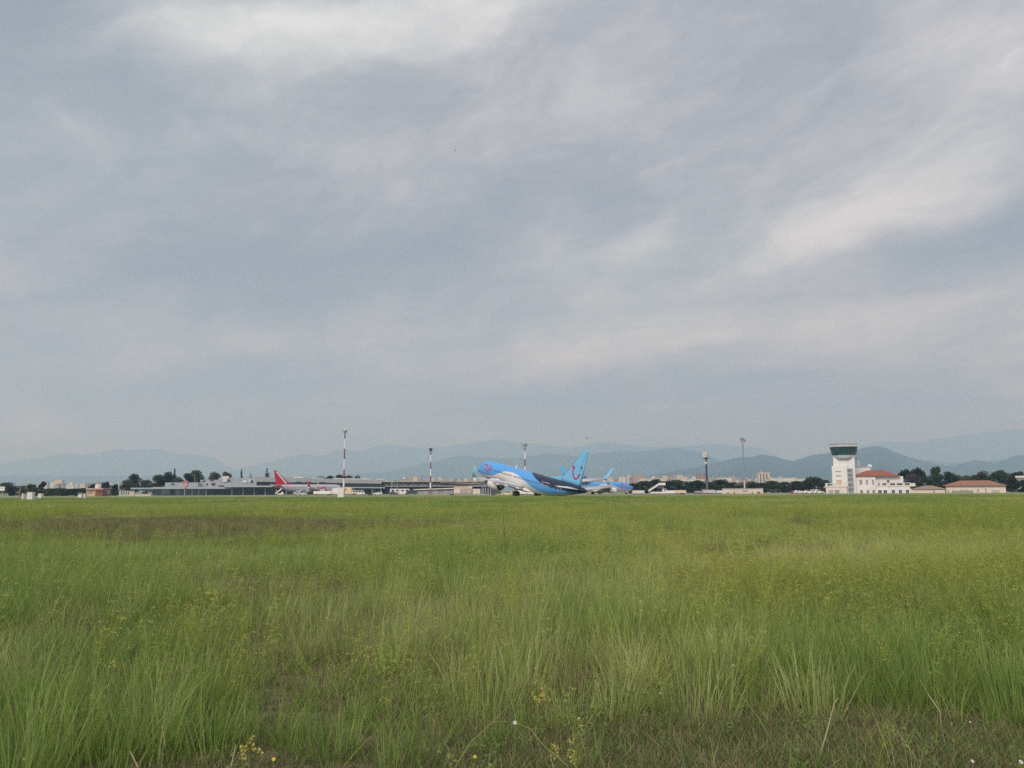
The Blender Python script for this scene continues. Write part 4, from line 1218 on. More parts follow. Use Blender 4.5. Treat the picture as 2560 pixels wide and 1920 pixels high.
def vehicles():
    car('white van parked right of the cream truck under the terminal', 899, 385, 4, VWHITE, 'van', 'van', 'parked_van')
    car('small white car in front of the terminal hall, left of the white bus', 945, 385, 178, VWHITE)
    car('pale cream car under the nose gear of the taking-off jet', 1268, 300, 176, VCREAM)
    car('white low car near the apron kerb right of the pale cream car', 1327, 330, 5, VWHITE, 'van', 'van', 'parked_van')
    t = car('white bus with dark square windows before the lattice gallery', 1000, 395, 0, VWHITE, 'bus', 'bus', 'airport_bus')
    car('dark tractor truck right of the white bus', 1029, 393, 180, VDARK, 'van', 'truck', 'service_truck')
    car('dark van under the left end of the white bus', 985, 380, 3, VDARK, 'car', 'car')
    # cream catering truck with orange dot
    t = car('cream box truck with an orange dot on its side', 870, 372, 0, VCREAM, 'truck', 'truck', 'box_truck')
    MB().box(-3.7, 1.8, -1.2, 1.2, 1.0, 3.6).build('cargo_box', [VCREAM], t, local=True)
    MB().lathe([(-.02, .55), (.0, .55)], (-.9, -1.222, 2.5), 'y', 18).build('dot', ORANGEMARK, t, local=True)
    MB().box(-3.5, -2.2, -1.24, -1.21, 1.2, 3.3).build('side_panel', M('pale_orange_paint', (.66, .42, .22), .5, .1), t, local=True)
    t = car('white box truck parked at the nose of the red-tailed jet', 842, 379, 180, VWHITE, 'truck', 'truck', 'box_truck')
    MB().box(-3.7, 1.8, -1.2, 1.2, 1.0, 3.3).build('cargo_box', VWHITE, t, local=True)
    # white long tanker in front of the red-tailed jet
    t = thing('baggage_trailer', 'long white covered baggage trailer in front of the red-tailed jet', 'trailer', (XP(806, 368), 368, GA + .03))
    MB().box(-3.9, 3.9, -1.0, 1.0, .55, 1.6).build('body', VWHITE, t, local=True)
    MB().rings([[(x, -1.02, 1.603), (x, -.8, 1.85), (x, .8, 1.85), (x, 1.02, 1.603)] for x in (-3.9, 3.9)]).build('cover', VWHITE, t, local=True)
    for x in (-2.8, 2.8):
        for s in (1, -1): wheel(t, x, s * .85, .3)
    # belt loaders
    def loader(label, px, Y, head, a0, a1, m):
        t = thing('belt_loader', label, 'loader', (XP(px, Y), Y, GA + .03), rot=(0, 0, R(head)))
        MB().box(-1.5, 1.5, -.7, .7, .35, .85).build('chassis', m, t, local=True)
        mb = MB(); p0, p1 = Vector((-2.2, 0, .7)), Vector((a0, 0, a1))
        d = (p1 - p0).normalized(); up = Vector((-d.z, 0, d.x))
        vs = [p + up * q + Vector((0, s, 0)) for p in (p0, p1) for q in (0, .42) for s in (-.55, .55)]
        mb.add(vs, [(0, 1, 3, 2), (4, 6, 7, 5), (0, 4, 5, 1), (2, 3, 7, 6), (0, 2, 6, 4), (1, 5, 7, 3)]).build('conveyor', m, t, local=True)
        MB().box(.4, 1.2, -.68, -.1, .853, 1.6).build('cab', m, t, local=True)
        for x in (-1, 1):
            for s in (1, -1): wheel(t, x, s * .62, .27)
    loader('white belt loader raised steeply under the red-tailed jet tail', 702, 372, 3, .5, 2.9, VWHITE)
    loader('grey-white belt loader standing under the middle of the red-tailed jet', 745, 370, 0, 2.0, 2.2, M('pale_grey_paint', (.55, .56, .54), .4, .08))
    car('pale crew car beside the belt loader under the red-tailed jet', 757, 369, 0, M('pale_green_grey_paint', (.52, .55, .5), .4, .08))
    # passenger stairs truck
    t = car('white passenger-stair truck with raised stair in front of the tree row', 1645, 352, 0, VWHITE, 'truck', 'truck', 'stair_truck')
    mb = MB()
    for p0, p1 in (((-4.2, 1.1), (.6, 4.1)),):
        vs = [(x, y, z + q) for (x, z) in (p0, p1) for q in (0, .7) for y in (-.9, .9)]
        mb.add(vs, [(0, 1, 3, 2), (4, 6, 7, 5), (0, 4, 5, 1), (2, 3, 7, 6), (0, 2, 6, 4), (1, 5, 7, 3)])
    mb.build('stair', VWHITE, t, local=True)
    MB().box(.62, 3.2, -1.0, 1.0, 3.9, 4.9).build('platform', VWHITE, t, local=True)
    MB().box(-.2, 2.6, -.5, .5, 2.36, 3.88).build('lift_frame', DGREY, t, local=True)
    # containers, trailers along the apron
    def container(label, a, b, tt, Y, m, dep=2.5, name='container', cat='container'):
        x0, x1 = XP(a, Y), XP(b, Y); z1 = ZP(tt, (a + b) / 2, Y)
        t = thing(name, label, cat, ((x0 + x1) / 2, Y, GA))
        MB().box(x0, x1, Y, Y + dep, GA + .35, z1 - .15).build('body', m, t)
        MB().box(x0 - .05, x1 + .05, Y - .05, Y + dep + .05, z1 - .148, z1).build('lid', m, t)
        MB().box(x0 + .2, x1 - .2, Y + .2, Y + dep - .2, GA - .02, GA + .348).build('underframe', DGREY, t)
        n = max(2, int((x1 - x0) / 1.2))
        for k in range(1, n):
            q = x0 + (x1 - x0) * k / n
            MB().box(q - .05, q + .05, Y - .04, Y - .002, GA + .4, z1 - .2).build('rib', m, t)
        return t
    container('cream container right in front of the parked jet nose', 1582, 1611, 1226, 345, OFFWHITE)
    container('low white dolly row under the passenger-stair truck', 1628, 1664, 1229.5, 340, VWHITE)
    container('white container right of the passenger-stair truck', 1664, 1688, 1226, 347, VWHITE)
    container('bright cream container at the right end of the vehicle row', 1689, 1715, 1225.5, 350, VCREAM)
    container('grey shed left of the dark phone mast foot', 1738, 1757, 1227, 360, MGREY)
    container('white and mauve box at the foot of the dark phone mast', 1758, 1787, 1224.5, 362, M('mauve_white', (.58, .54, .54), .6, .08))
    container('pale blue-white box between the phone mast and the low beige building', 1791, 1805.5, 1226, 364, M('pale_blue_white', (.62, .68, .68), .5, .06))
    container('white truck body behind the taking-off jet main wheel', 1296, 1313, 1220, 350, VWHITE)
    container('cream box with reddish end right of the main wheel of the taking-off jet', 1313, 1336, 1225, 352, M('cream_pink_paint', (.66, .54, .46), .5, .1))
    # cars by the pine
    for lab, px, m in (('white car first of three under the round pine, beside the dark red car', 1998, VWHITE), ('white car in the middle of three under the round pine', 2022, VWHITE), ('white car nearest the tower base under the round pine', 2047, VWHITE)):
        car(lab, px, 345, 2, m, 'car')
    car('dark red car between the white cars under the round pine', 2009, 352, 178, VRED, 'car')
    car('dark red car at the left end of the cars under the round pine', 1987, 352, 178, VRED, 'car')


vehicles()


# ------------------------------------------------------------------ aircraft
FUS = np.array([  # s from the nose, top, bottom, half width
    (0.0, 2.78, 2.70, .03), (.12, 3.02, 2.48, .30), (.4, 3.25, 2.24, .58), (.9, 3.55, 1.98, .90), (1.5, 3.85, 1.76, 1.16), (2.2, 4.35, 1.58, 1.40), (3.0, 4.92, 1.46, 1.61), (4.0, 5.22, 1.37, 1.77), (5.2, 5.35, 1.31, 1.86), (6.5, 5.37, 1.30, 1.88),
    (12.0, 5.37, 1.28, 1.88), (18.0, 5.37, 1.26, 1.88), (24.0, 5.37, 1.30, 1.88), (26.0, 5.37, 1.42, 1.87), (28.0, 5.37, 1.68, 1.83), (30.0, 5.36, 2.05, 1.72), (32.0, 5.34, 2.52, 1.52), (34.0, 5.29, 3.06, 1.22), (36.0, 5.18, 3.62, .84), (37.4, 5.04, 4.02, .52), (38.2, 4.90, 4.30, .30), (38.5, 4.78, 4.48, .14)])


def fus_at(s):
    return [float(np.interp(s, FUS[:, 0], FUS[:, k])) for k in (1, 2, 3)]


def fus_pt(s, z, side, off=.02):
    """point on the skin at station s and height z on the left (+1) or right (-1) side"""
    t, b, w = fus_at(s)
    c, h = (t + b) / 2, (t - b) / 2
    q = max(-1, min(1, (z - c) / h))
    r = math.sqrt(max(0.0, 1 - q * q))
    return Vector((19.5 - s, side * (w * r + off * r), z + off * q))


def tui_paint(s, z):
    b1 = np.interp(s, [0, 1, 3, 5.5, 7.5, 9, 10.5, 12, 13.5, 15.5, 17.5, 19.5, 21.5, 23, 25, 27, 29, 31, 33, 35, 37, 39], [2.35, 2.3, 2.25, 2.3, 2.45, 2.75, 3.35, 4.0, 4.35, 4.5, 4.35, 3.9, 3.25, 2.7, 2.2, 2.1, 2.3, 2.65, 3.1, 3.6, 4.05, 4.4])
    b2 = np.interp(s, [0, 20.4, 21.0, 22.5, 24, 25.5, 27.5, 29.5, 32, 34, 36, 36.6, 37.2], [9, 9, 5.3, 5.0, 4.55, 4.15, 3.8, 3.65, 3.7, 3.85, 4.1, 4.1, 2.0])
    if z > b2: return (.012, .022, .060)
    if z > b1: return (.095, .375, .83)
    return (.70, .70, .71)


STROKES = {
    'T': [[(0, 1), (.9, 1)], [(.45, 1), (.45, 0)]], 'U': [[(0, 1), (0, .35), (.15, .08), (.4, 0), (.65, .08), (.8, .35), (.8, 1)]], 'I': [[(.2, .78), (.2, 0)], [(.2, .93), (.2, 1.0)]],
    'J': [[(.6, 1.1), (.6, .25), (.45, .03), (.2, 0), (0, .2)]], 'e': [[(.05, .35), (.6, .35), (.55, .6), (.3, .7), (.06, .5), (.05, .2), (.25, 0), (.58, .08)]], 't': [[(.25, 1), (.25, .15), (.4, 0), (.55, .03)], [(0, .68), (.5, .68)]],
    '2': [[(0, .75), (.12, .95), (.4, 1), (.62, .85), (.58, .6), (0, 0), (.68, 0)]],
}


def stroke_poly(mb, pts, w, put):
    """thick polyline in flat (a, b) coordinates, mapped to the surface by put(a, b); cut into short pieces so that it follows the curve"""
    for (a0, b0), (a1, b1) in zip(pts[:-1], pts[1:]):
        d = Vector((a1 - a0, b1 - b0)); l = d.length
        if l < 1e-6: continue
        d /= l; nn = Vector((-d.y, d.x)) * w / 2
        a0, b0, a1, b1 = a0 - d.x * w * .3, b0 - d.y * w * .3, a1 + d.x * w * .3, b1 + d.y * w * .3
        k = max(1, int(l / .35))
        for i in range(k):
            f0, f1 = i / k, (i + 1) / k
            q = [(a0 + (a1 - a0) * f0 - nn.x, b0 + (b1 - b0) * f0 - nn.y), (a0 + (a1 - a0) * f1 - nn.x, b0 + (b1 - b0) * f1 - nn.y), (a0 + (a1 - a0) * f1 + nn.x, b0 + (b1 - b0) * f1 + nn.y), (a0 + (a1 - a0) * f0 + nn.x, b0 + (b1 - b0) * f0 + nn.y)]
            mb.poly([put(*p) for p in q])


def foil(le, te, th, z, y, n=7):
    """closed lens-shaped section between leading and trailing edge stations (as x) at span y"""
    up, lo = [], []
    for i in range(n):
        q = i / (n - 1)
        x = le + (te - le) * q
        t = th * (2.6 * math.sqrt(q) * (1 - q) ** .9 * .55) if 0 < q < 1 else 0
        up.append((x, y, z + t * .62)); lo.append((x, y, z - t * .38))
    return up + lo[1:-1][::-1]


def aircraft(label, X, Y, Z, fwd_az, pitch, livery, group=None):
    """twin-jet airliner; local x forward, y left, origin on the ground between the main wheels"""
    fw = Vector((math.sin(fwd_az) * math.cos(pitch), math.cos(fwd_az) * math.cos(pitch), math.sin(pitch)))
    lf = Vector((-math.cos(fwd_az), math.sin(fwd_az), 0))
    up = fw.cross(lf)
    rot = Matrix((fw, lf, up)).transposed().to_euler()
    t = thing('passenger_jet', label, 'airplane', (X, Y, Z), rot=rot)
    tui = livery == 'blue'
    paintm = M('aircraft_paint', (1, 1, 1), .28, .03, .3, attr='paint', spec=.5)
    silver = (.46, .45, .52)
    red = (.52, .015, .03)
    WINGG = M('wing_grey', (.62, .63, .64), .4, .06, .3)
    FINP = M('fin_lit_blue', (.20, .52, .84), .3, .04, .4) if tui else M('fin_red', red, .3, .04, .4)  # blue fin: hull blue lightened, the stronger light on it put into the colour
    TIPP = M('winglet_blue', (.24, .53, .80), .3, .04, .4) if tui else FINP
    NACW = M('nacelle_white', (.78, .78, .78), .3, .04, .4) if tui else M('nacelle_silver', (.5, .5, .55), .3, .05)

    def B(mb, name, m, par=t, smooth=False): return mb.build(name, m, par, smooth, local=True)
    # fuselage
    ss = np.unique(np.concatenate([np.linspace(0, 1.5, 12), np.linspace(1.5, 8, 50), np.linspace(8, 36, 220 if pitch else 120), np.linspace(36, 38.5, 18)]))
    n = 128 if pitch else 72
    mb = MB(); rings = []; cols = []
    for s in ss:
        tt, bb, w = fus_at(s); c, h = (tt + bb) / 2, (tt - bb) / 2
        ring = []
        for i in range(n):
            a = 2 * math.pi * i / n
            p = (19.5 - s, w * math.cos(a), c + h * math.sin(a))
            ring.append(p)
            col = tui_paint(s, p[2]) if tui else ((silver if p[2] > 1.75 else (.34, .33, .36)) if s < 34.6 else tuple(np.array(red) * .8 + np.array(silver) * .2))
            cols.append((*col, 1))
        rings.append(ring)
    mb.rings(rings); mb.col = cols
    fus = B(mb, 'fuselage', paintm, t, True)
    # wing-body fairing
    fr = []
    for s, w, z0, z1 in ((11.5, 1.2, 1.3, 1.9), (13.5, 2.05, 1.0, 2.3), (17, 2.15, .92, 2.4), (20, 2.0, 1.0, 2.2), (22.5, 1.1, 1.35, 1.8)):
        fr.append([(19.5 - s, w * math.cos(2 * math.pi * i / 20), (z0 + z1) / 2 + (z1 - z0) / 2 * math.sin(2 * math.pi * i / 20)) for i in range(20)])
    B(MB().rings(fr), 'wing_fairing', NACW if tui else M('belly_grey', (.4, .4, .44), .4, .05), t, True)
    # cockpit and cabin windows
    for side in (1, -1):
        for (s0, s1, z0, z1) in ((1.62, 2.18, 3.62, 4.0), (2.26, 2.75, 3.78, 4.28), (2.83, 3.25, 3.85, 4.3)):
            B(MB().poly([fus_pt(s0, z0, side, .025), fus_pt(s1, z0, side, .025), fus_pt(s1, z1, side, .025), fus_pt(s0, z1 - .1, side, .025)][::-side]), 'cockpit_window', GLASS, fus)
    cw = MB()
    for k in range(47):
        s = 6.6 + k * .53
        if 15.9 < s < 16.4: continue
        for side in (1, -1):
            cw.poly([fus_pt(s - .13, 3.62, side), fus_pt(s + .13, 3.62, side), fus_pt(s + .13, 3.98, side), fus_pt(s - .13, 3.98, side)][::-side])
    o = B(cw, 'cabin_windows', M('cabin_window_grey', (.10, .11, .13), .25, .2), fus); o['kind'] = 'stuff'
    dm = M('door_outline_grey', (.50, .53, .57), .4, .05) if tui else M('door_outline_dark', (.25, .24, .28), .4, .05)
    for side in (1, -1):
        for s, w, z0, z1 in ((5.0, .86, 2.35, 4.2), (31.6, .8, 2.75, 4.45)):
            d = MB()
            stroke_poly(d, [(s, z0), (s + w, z0), (s + w, z1), (s, z1), (s, z0)], .09, lambda a, b, sd=side: fus_pt(a, b, sd, .02))
            B(d, 'door_outline', dm, fus)
        # lettering behind the cockpit
        lt = MB()
        if tui:
            o0, hgt, z0, wd, word = 8.2, 1.35, 3.15, .24, 'TUI'
        else:
            o0, hgt, z0, wd, word = 13.5, 1.9, 2.3, .42, 'Jet2'
        o0 = o0
        adv = {'T': 1.0, 'U': 1.0, 'I': .5, 'J': .85, 'e': .78, 't': .65, '2': .8}
        total = sum(adv[ch] for ch in word) * hgt
        a = 0.0
        for ch in word:
            for pts in STROKES[ch]:
                def put(aa, bb, sd=side):
                    # read from left to right as seen from that side
                    st = (o0 - total / 2 + aa) if sd > 0 else (o0 + total / 2 - aa)
                    st = st - 1.9 if tui else st
                    return fus_pt(st, z0 + bb, sd, .03)
                stroke_poly(lt, [(a + p[0] * hgt, p[1] * hgt) for p in pts], wd, put)
            a += adv[ch] * hgt
        B(lt, 'lettering', M('logo_red', (.50, .012, .05), .4, .04) if tui else M('logo_bright_red', (.5, .01, .03), .4, .04), fus)
        if tui:
            rg = MB()
            for k, (w, h) in enumerate(((.30, .5), (.16, .12), (.3, .5), (.3, .5), (.28, .5), (.3, .5))):
                s0 = 26.4 + k * .46 if side > 0 else 29.0 - k * .46
                stroke_poly(rg, [(s0, 3.85 + (.2 if h < .2 else 0)), (s0, 3.85 + (.2 if h < .2 else 0) + h)], w, lambda a_, b_, sd=side: fus_pt(a_, b_, sd, .02))
            B(rg, 'registration_marks', WHITE, fus)
    # small aerials on the roof
    B(MB().rings([[(5.2, -.06, 5.33), (4.5, -.06, 5.33), (4.5, .06, 5.33), (5.2, .06, 5.33)], [(4.75, -.02, 5.95), (4.4, -.02, 5.95), (4.4, .02, 5.95), (4.75, .02, 5.95)]]), 'aerial', WHITE, fus)
    # wings
    secs = [(1.2, 12.6, 20.2, .95, 1.95), (1.9, 13.0, 20.3, .9, 2.0), (5.8, 15.2, 20.6, .62, 2.75), (11.5, 19.7, 23.0, .40, 3.75), (17.0, 23.7, 25.2, .22, 4.8)]
    if not tui or pitch == 0: secs = [(y, a, b, th, 1.95 + (z - 1.95) * .72) for y, a, b, th, z in secs]
    for side in (1, -1):
        rr = [foil(19.5 - a, 19.5 - b, th, z, side * y) for y, a, b, th, z in secs]
        if side < 0: rr = [r[::-1] for r in rr]
        w = B(MB().rings(rr), 'wing', WINGG, t, True)
        zt = secs[-1][4]
        wl = [foil(19.5 - 23.75, 19.5 - 25.25, .16, 0, 0), foil(19.5 - 24.2, 19.5 - 25.45, .13, 0, 0), foil(19.5 - 25.5, 19.5 - 26.1, .08, 0, 0)]
        tr = [(17.0, zt, 0), (17.55, zt + .55, .5), (18.05, zt + 2.55, .9)]
        rl = []
        for sec, (yy, z0, k) in zip(wl, tr):
            rl.append([(p[0], side * (yy - p[2] * k), z0 + p[2] * (1 - k)) for p in sec])
        if side < 0: rl = [r[::-1] for r in rl]
        B(MB().rings(rl), 'winglet', TIPP, w, True)
        rl = []
        for sec, (yy, z0, k) in zip([foil(19.5 - 24.1, 19.5 - 25.2, .12, 0, 0), foil(19.5 - 25.1, 19.5 - 25.6, .06, 0, 0)], [(17.1, zt, .4), (17.6, zt - .95, .8)]):
            rl.append([(p[0], side * (yy - p[2] * k), z0 + p[2] * (1 - k)) for p in sec])
        if side > 0: rl = [r[::-1] for r in rl]
        B(MB().rings(rl), 'winglet_blade', M('winglet_white', (.74, .76, .78), .3, .04), w, True)
        # extended flaps and their fairings
        for (y0, y1, s0, s1, z0, z1) in ((2.0, 5.6, 20.1, 20.5, 1.95, 2.65), (6.0, 11.6, 20.6, 22.9, 2.72, 3.70)):
            if not (tui and pitch): z0, z1 = 1.95 + (z0 - 1.95) * .72, 1.95 + (z1 - 1.95) * .72
            c = .55
            q = [(19.5 - s0, side * y0, z0), (19.5 - s1, side * y1, z1), (19.5 - s1 - c, side * y1, z1 - .12), (19.5 - s0 - c, side * y0, z0 - .14)]
            mbf = MB().add(q + [(p[0], p[1], p[2] - .12) for p in q], [(0, 1, 2, 3), (7, 6, 5, 4), (0, 4, 5, 1), (1, 5, 6, 2), (2, 6, 7, 3), (3, 7, 4, 0)])
            B(mbf, 'flap', WINGG, w)
        for y in (3.9, 7.6, 10.6):
            s = float(np.interp(y, [x[0] for x in secs], [x[2] for x in secs])); zz = float(np.interp(y, [x[0] for x in secs], [x[4] for x in secs])) - .3
            B(MB().lathe([(1.2, .02), (.6, .2), (-.5, .22), (-1.5, .02)], (19.5 - s, side * y, zz), 'x', 10), 'flap_fairing', WINGG, w, True)
        # engine
        ey, ez = side * 4.85, 1.66
        e = B(MB().lathe([(6.35, .86), (6.75, .92), (6.9, 1.0), (6.75, 1.06), (6.2, 1.12), (5.2, 1.13), (4.2, 1.06), (3.2, .93), (3.15, .80), (3.6, .78)], (0, ey, ez), 'x', 32, cap=False), 'engine', NACW, t, True)
        B(MB().lathe([(6.36, .87), (6.76, .935), (6.915, 1.01), (6.76, 1.075), (6.6, 1.09)], (0, ey, ez), 'x', 32, cap=False), 'intake_lip', GALV, e, True)
        B(MB().lathe([(6.2, .86), (6.3, .01)], (0, ey, ez), 'x', 24, cap=False), 'fan', DGREY, e)
        B(MB().lathe([(3.5, .79), (3.0, .80), (2.95, .88)], (0, ey, ez), 'x', 24), 'exhaust_ring', BLACK, e)
        B(MB().lathe([(3.3, .60), (2.5, .48), (2.2, .44), (2.25, .02)], (0, ey, ez), 'x', 20), 'core_nozzle', M('nozzle_metal', (.32, .32, .31), .35, .15, 2.0, metal=.5), e, True)
        B(MB().lathe([(2.3, .3), (1.6, .03)], (0, ey, ez), 'x', 14), 'exhaust_cone', DGREY, e, True)
        B(MB().rings([[(6.0, ey - .16, ez + .95), (2.6, ey - .16, ez + .75), (2.6, ey + .16, ez + .75), (6.0, ey + .16, ez + .95)], [(4.6, ey - .12, ez + 1.35), (1.4, ey - .1, ez + .75), (1.4, ey + .1, ez + .75), (4.6, ey + .12, ez + 1.35)]]), 'pylon', NACW, e)
        # stabiliser
        sec = [(.3, 32.9, 36.9, .36, 4.55), (1.0, 33.4, 37.1, .33, 4.63), (7.1, 37.0, 38.5, .12, 5.45)]
        rr = [foil(19.5 - a, 19.5 - b, th, z, side * y) for y, a, b, th, z in sec]
        if side < 0: rr = [r[::-1] for r in rr]
        B(MB().rings(rr), 'stabiliser', WINGG, t, True)
        # main gear
        g = B(MB().tube((0, side * 2.86, 2.2), (0, side * 2.86, .56), .16, .13, 10).tube((0, side * 2.86, .9), (1.0, side * 2.3, 1.9), .08, .08, 6).tube((0, side * 2.38, .565), (0, side * 3.34, .565), .10, .10, 8), 'main_gear', DGREY, t)
        for dy in (-.43, .43):
            B(MB().lathe([(-.21, .42), (-.19, .52), (-.1, .565), (.1, .565), (.19, .52), (.21, .42)], (0, side * 2.86 + dy, .565), 'y', 24), 'tyre', BLACK, g)
            B(MB().lathe([(-.215, .27), (.215, .27)], (0, side * 2.86 + dy, .565), 'y', 16), 'rim', GALV, g)
        B(MB().box(-.5, .5, side * 2.86 + side * .25 - .02, side * 2.86 + side * .25 + .02, 1.25, 2.1), 'gear_door', WINGG, g)
    # nose gear
    g = B(MB().tube((15.4, 0, 1.6), (15.6, 0, .35), .10, .08, 8).tube((15.6, 0, .9), (14.6, 0, 1.5), .05, .05, 6).tube((15.6, -.3, .35), (15.6, .3, .35), .06, n=8), 'nose_gear', DGREY, t)
    for dy in (-.2, .2):
        B(MB().lathe([(-.1, .26), (-.09, .32), (-.04, .345), (.04, .345), (.09, .32), (.1, .26)], (15.6, dy, .345), 'y', 20), 'tyre', BLACK, g)
    for sd in (-1, 1):
        B(MB().box(15.0, 16.6, sd * .42 - .02, sd * .42 + .02, .85, 1.45), 'gear_door', NACW, g)
    # fin with dorsal fillet, rudder
    fin = []
    for z, le, te, th in ((5.0, 29.5, 36.45, .54), (5.9, 30.2, 36.6, .50), (6.9, 31.15, 36.8, .44), (12.1, 36.15, 37.85, .18), (12.45, 36.55, 37.9, .10)):
        q = foil(19.5 - le, 19.5 - te, th, 0, 0)
        fin.append([(p[0], (p[2] - th * .03) * .9, z) for p in q])
    f = B(MB().rings([r[::-1] for r in fin]), 'fin', FINP, t, True)
    dz = [[(19.5 - 25.6, 0, 5.36), (19.5 - 30.4, .12, 5.33), (19.5 - 30.4, -.12, 5.33)], [(19.5 - 28.6, 0, 5.70), (19.5 - 30.6, .1, 5.73), (19.5 - 30.6, -.1, 5.73)], [(19.5 - 30.3, 0, 6.25), (19.5 - 31.0, .08, 6.30), (19.5 - 31.0, -.08, 6.30)]]
    B(MB().rings(dz), 'dorsal_fillet', FINP, f)

    def fin_put(sd):
        def put(a, b):      # a = station, b = height
            le = np.interp(b, [5, 6.9, 12.1, 12.45], [29.5, 31.15, 36.15, 36.55]); te = np.interp(b, [5, 6.9, 12.1, 12.45], [36.45, 36.8, 37.85, 37.9]); th = np.interp(b, [5, 6.9, 12.1], [.54, .44, .18])
            q = max(0.0, min(1.0, (a - le) / (te - le)))
            return Vector((19.5 - a, sd * (th * .5 * (2.6 * math.sqrt(q) * (1 - q) ** .9 * .55) * 1.05 + .03), b))
        return put
    for sd in (1, -1):
        em = MB(); put = fin_put(sd)
        if tui:
            stroke_poly(em, [(33.65, 8.75), (34.3, 8.45)], .36, put)
            stroke_poly(em, [(33.82, 8.6), (33.86, 7.85), (34.0, 7.15), (34.3, 6.6), (34.7, 6.38), (35.15, 6.46), (35.55, 6.85), (35.9, 7.5)], .34, put)
            B(em, 'smile_emblem', M('emblem_red', (.50, .012, .035), .4, .04), f)
            dt = MB()
            dt.poly([put(36.2 + .24 * math.cos(k * .5236), 8.85 + .34 * math.sin(k * .5236)) for k in range(12)][::sd])
            B(dt, 'emblem_dot', M('emblem_navy', (.05, .05, .16), .4, .04), f)
        else:
            stroke_poly(em, [(36.5, 11.7), (31.6, 6.0)], .62, put)
            B(em, 'white_stripe', WHITE, f)
    rd = MB()
    for sd in (1, -1):
        put = fin_put(sd)
        stroke_poly(rd, [(35.05, 6.2), (37.4, 12.0)], .07, put)
    B(rd, 'rudder_gap', M('rudder_gap_tone', (.10, .36, .62), .5, .05) if tui else M('rudder_gap_dark', (.3, .02, .03), .5, .05), f)
    return t


aircraft('blue and white airliner with a red smile on its fin, nose lifted on take-off', 3.03, 169.67, 0.27, -0.6247, 0.185, 'blue')
aircraft('parked blue-nosed airliner facing right, half hidden behind the tail of the departing jet', 36.5, 346.0, GA + .02, 1.10, 0.0, 'blue')
aircraft('parked silver-lavender airliner with red tail fin and white diagonal stripe', XP(772, 415), 415.0, GA + .02, 1.02, 0.0, 'red')


# ------------------------------------------------------------------ birds
def bird(label, px, py, Y, span, bank):
    c = P(px, py, Y)
    n = 8
    mb = MB()
    body = [(-.5, .02), (-.42, .07), (-.2, .12), (.1, .13), (.3, .10), (.42, .075), (.5, .05), (.58, .01)]
    mb.rings([[(x * span * .5, r * span * .5 * math.cos(2 * math.pi * i / n), r * span * .5 * math.sin(2 * math.pi * i / n)) for i in range(n)] for x, r in body])
    for s in (1, -1):
        mb.rings([[(.14 * span, s * .03 * span, .02 * span), (-.1 * span, s * .03 * span, .02 * span), (-.1 * span, s * .03 * span, .0), (.14 * span, s * .03 * span, .0)],
                  [(.16 * span, s * .25 * span, .10 * span), (-.05 * span, s * .25 * span, .10 * span), (-.05 * span, s * .25 * span, .09 * span), (.16 * span, s * .25 * span, .09 * span)],
                  [(.02 * span, s * .5 * span, .05 * span), (-.06 * span, s * .5 * span, .05 * span), (-.06 * span, s * .5 * span, .045 * span), (.02 * span, s * .5 * span, .045 * span)]])
    mb.add([(-.22 * span, .03 * span, 0), (-.40 * span, .08 * span, 0), (-.40 * span, -.08 * span, 0), (-.22 * span, -.03 * span, 0)], [(0, 1, 2, 3)])
    o = mb.build('bird', M('bird_feathers', (.05, .048, .045), .8, .2, 8.0), smooth=True)
    o.location = c; o.rotation_euler = (R(bank), 0, R(35))
    tag(o, label, 'bird')


bird('tiny dark bird in the cloudy sky high above the field', 1138, 376, 60, .26, 25)
bird('small dark bird flying just above the fin of the departing jet', 1468, 1096, 110, .5, -20)


# ------------------------------------------------------------------ meadow: tufts scattered over the field
GREEN = vegetation('grass_blades', (.205, .325, .072), (.385, .490, .140), (.62, .64, .28), .48, .62)
HERB = vegetation('herb_stems', (.22, .32, .06), (.36, .42, .09), (.48, .46, .11), .45, .3)
UMBEL = vegetation('yellow_umbels', (.42, .48, .11), (.52, .54, .13), (.60, .54, .14), .4, .4)
DRY = vegetation('dry_stalks', (.135, .120, .062), (.32, .275, .155), (.52, .46, .29), .3, .5)
DARKLEAF = vegetation('weed_leaves', (.12, .20, .05), (.19, .27, .07), (.28, .33, .085), .4, .3)


def mesh_with_blade(name, V, F, bl, mats, mi):
    me = bpy.data.meshes.new(name)
    me.from_pydata([tuple(v) for v in V], [], F)
    for m in mats: me.materials.append(m)
    me.polygons.foreach_set('material_index', mi)
    at = me.attributes.new('blade', 'FLOAT', 'POINT')
    at.data.foreach_set('value', np.asarray(bl, np.float32))
    me.update()
    return me


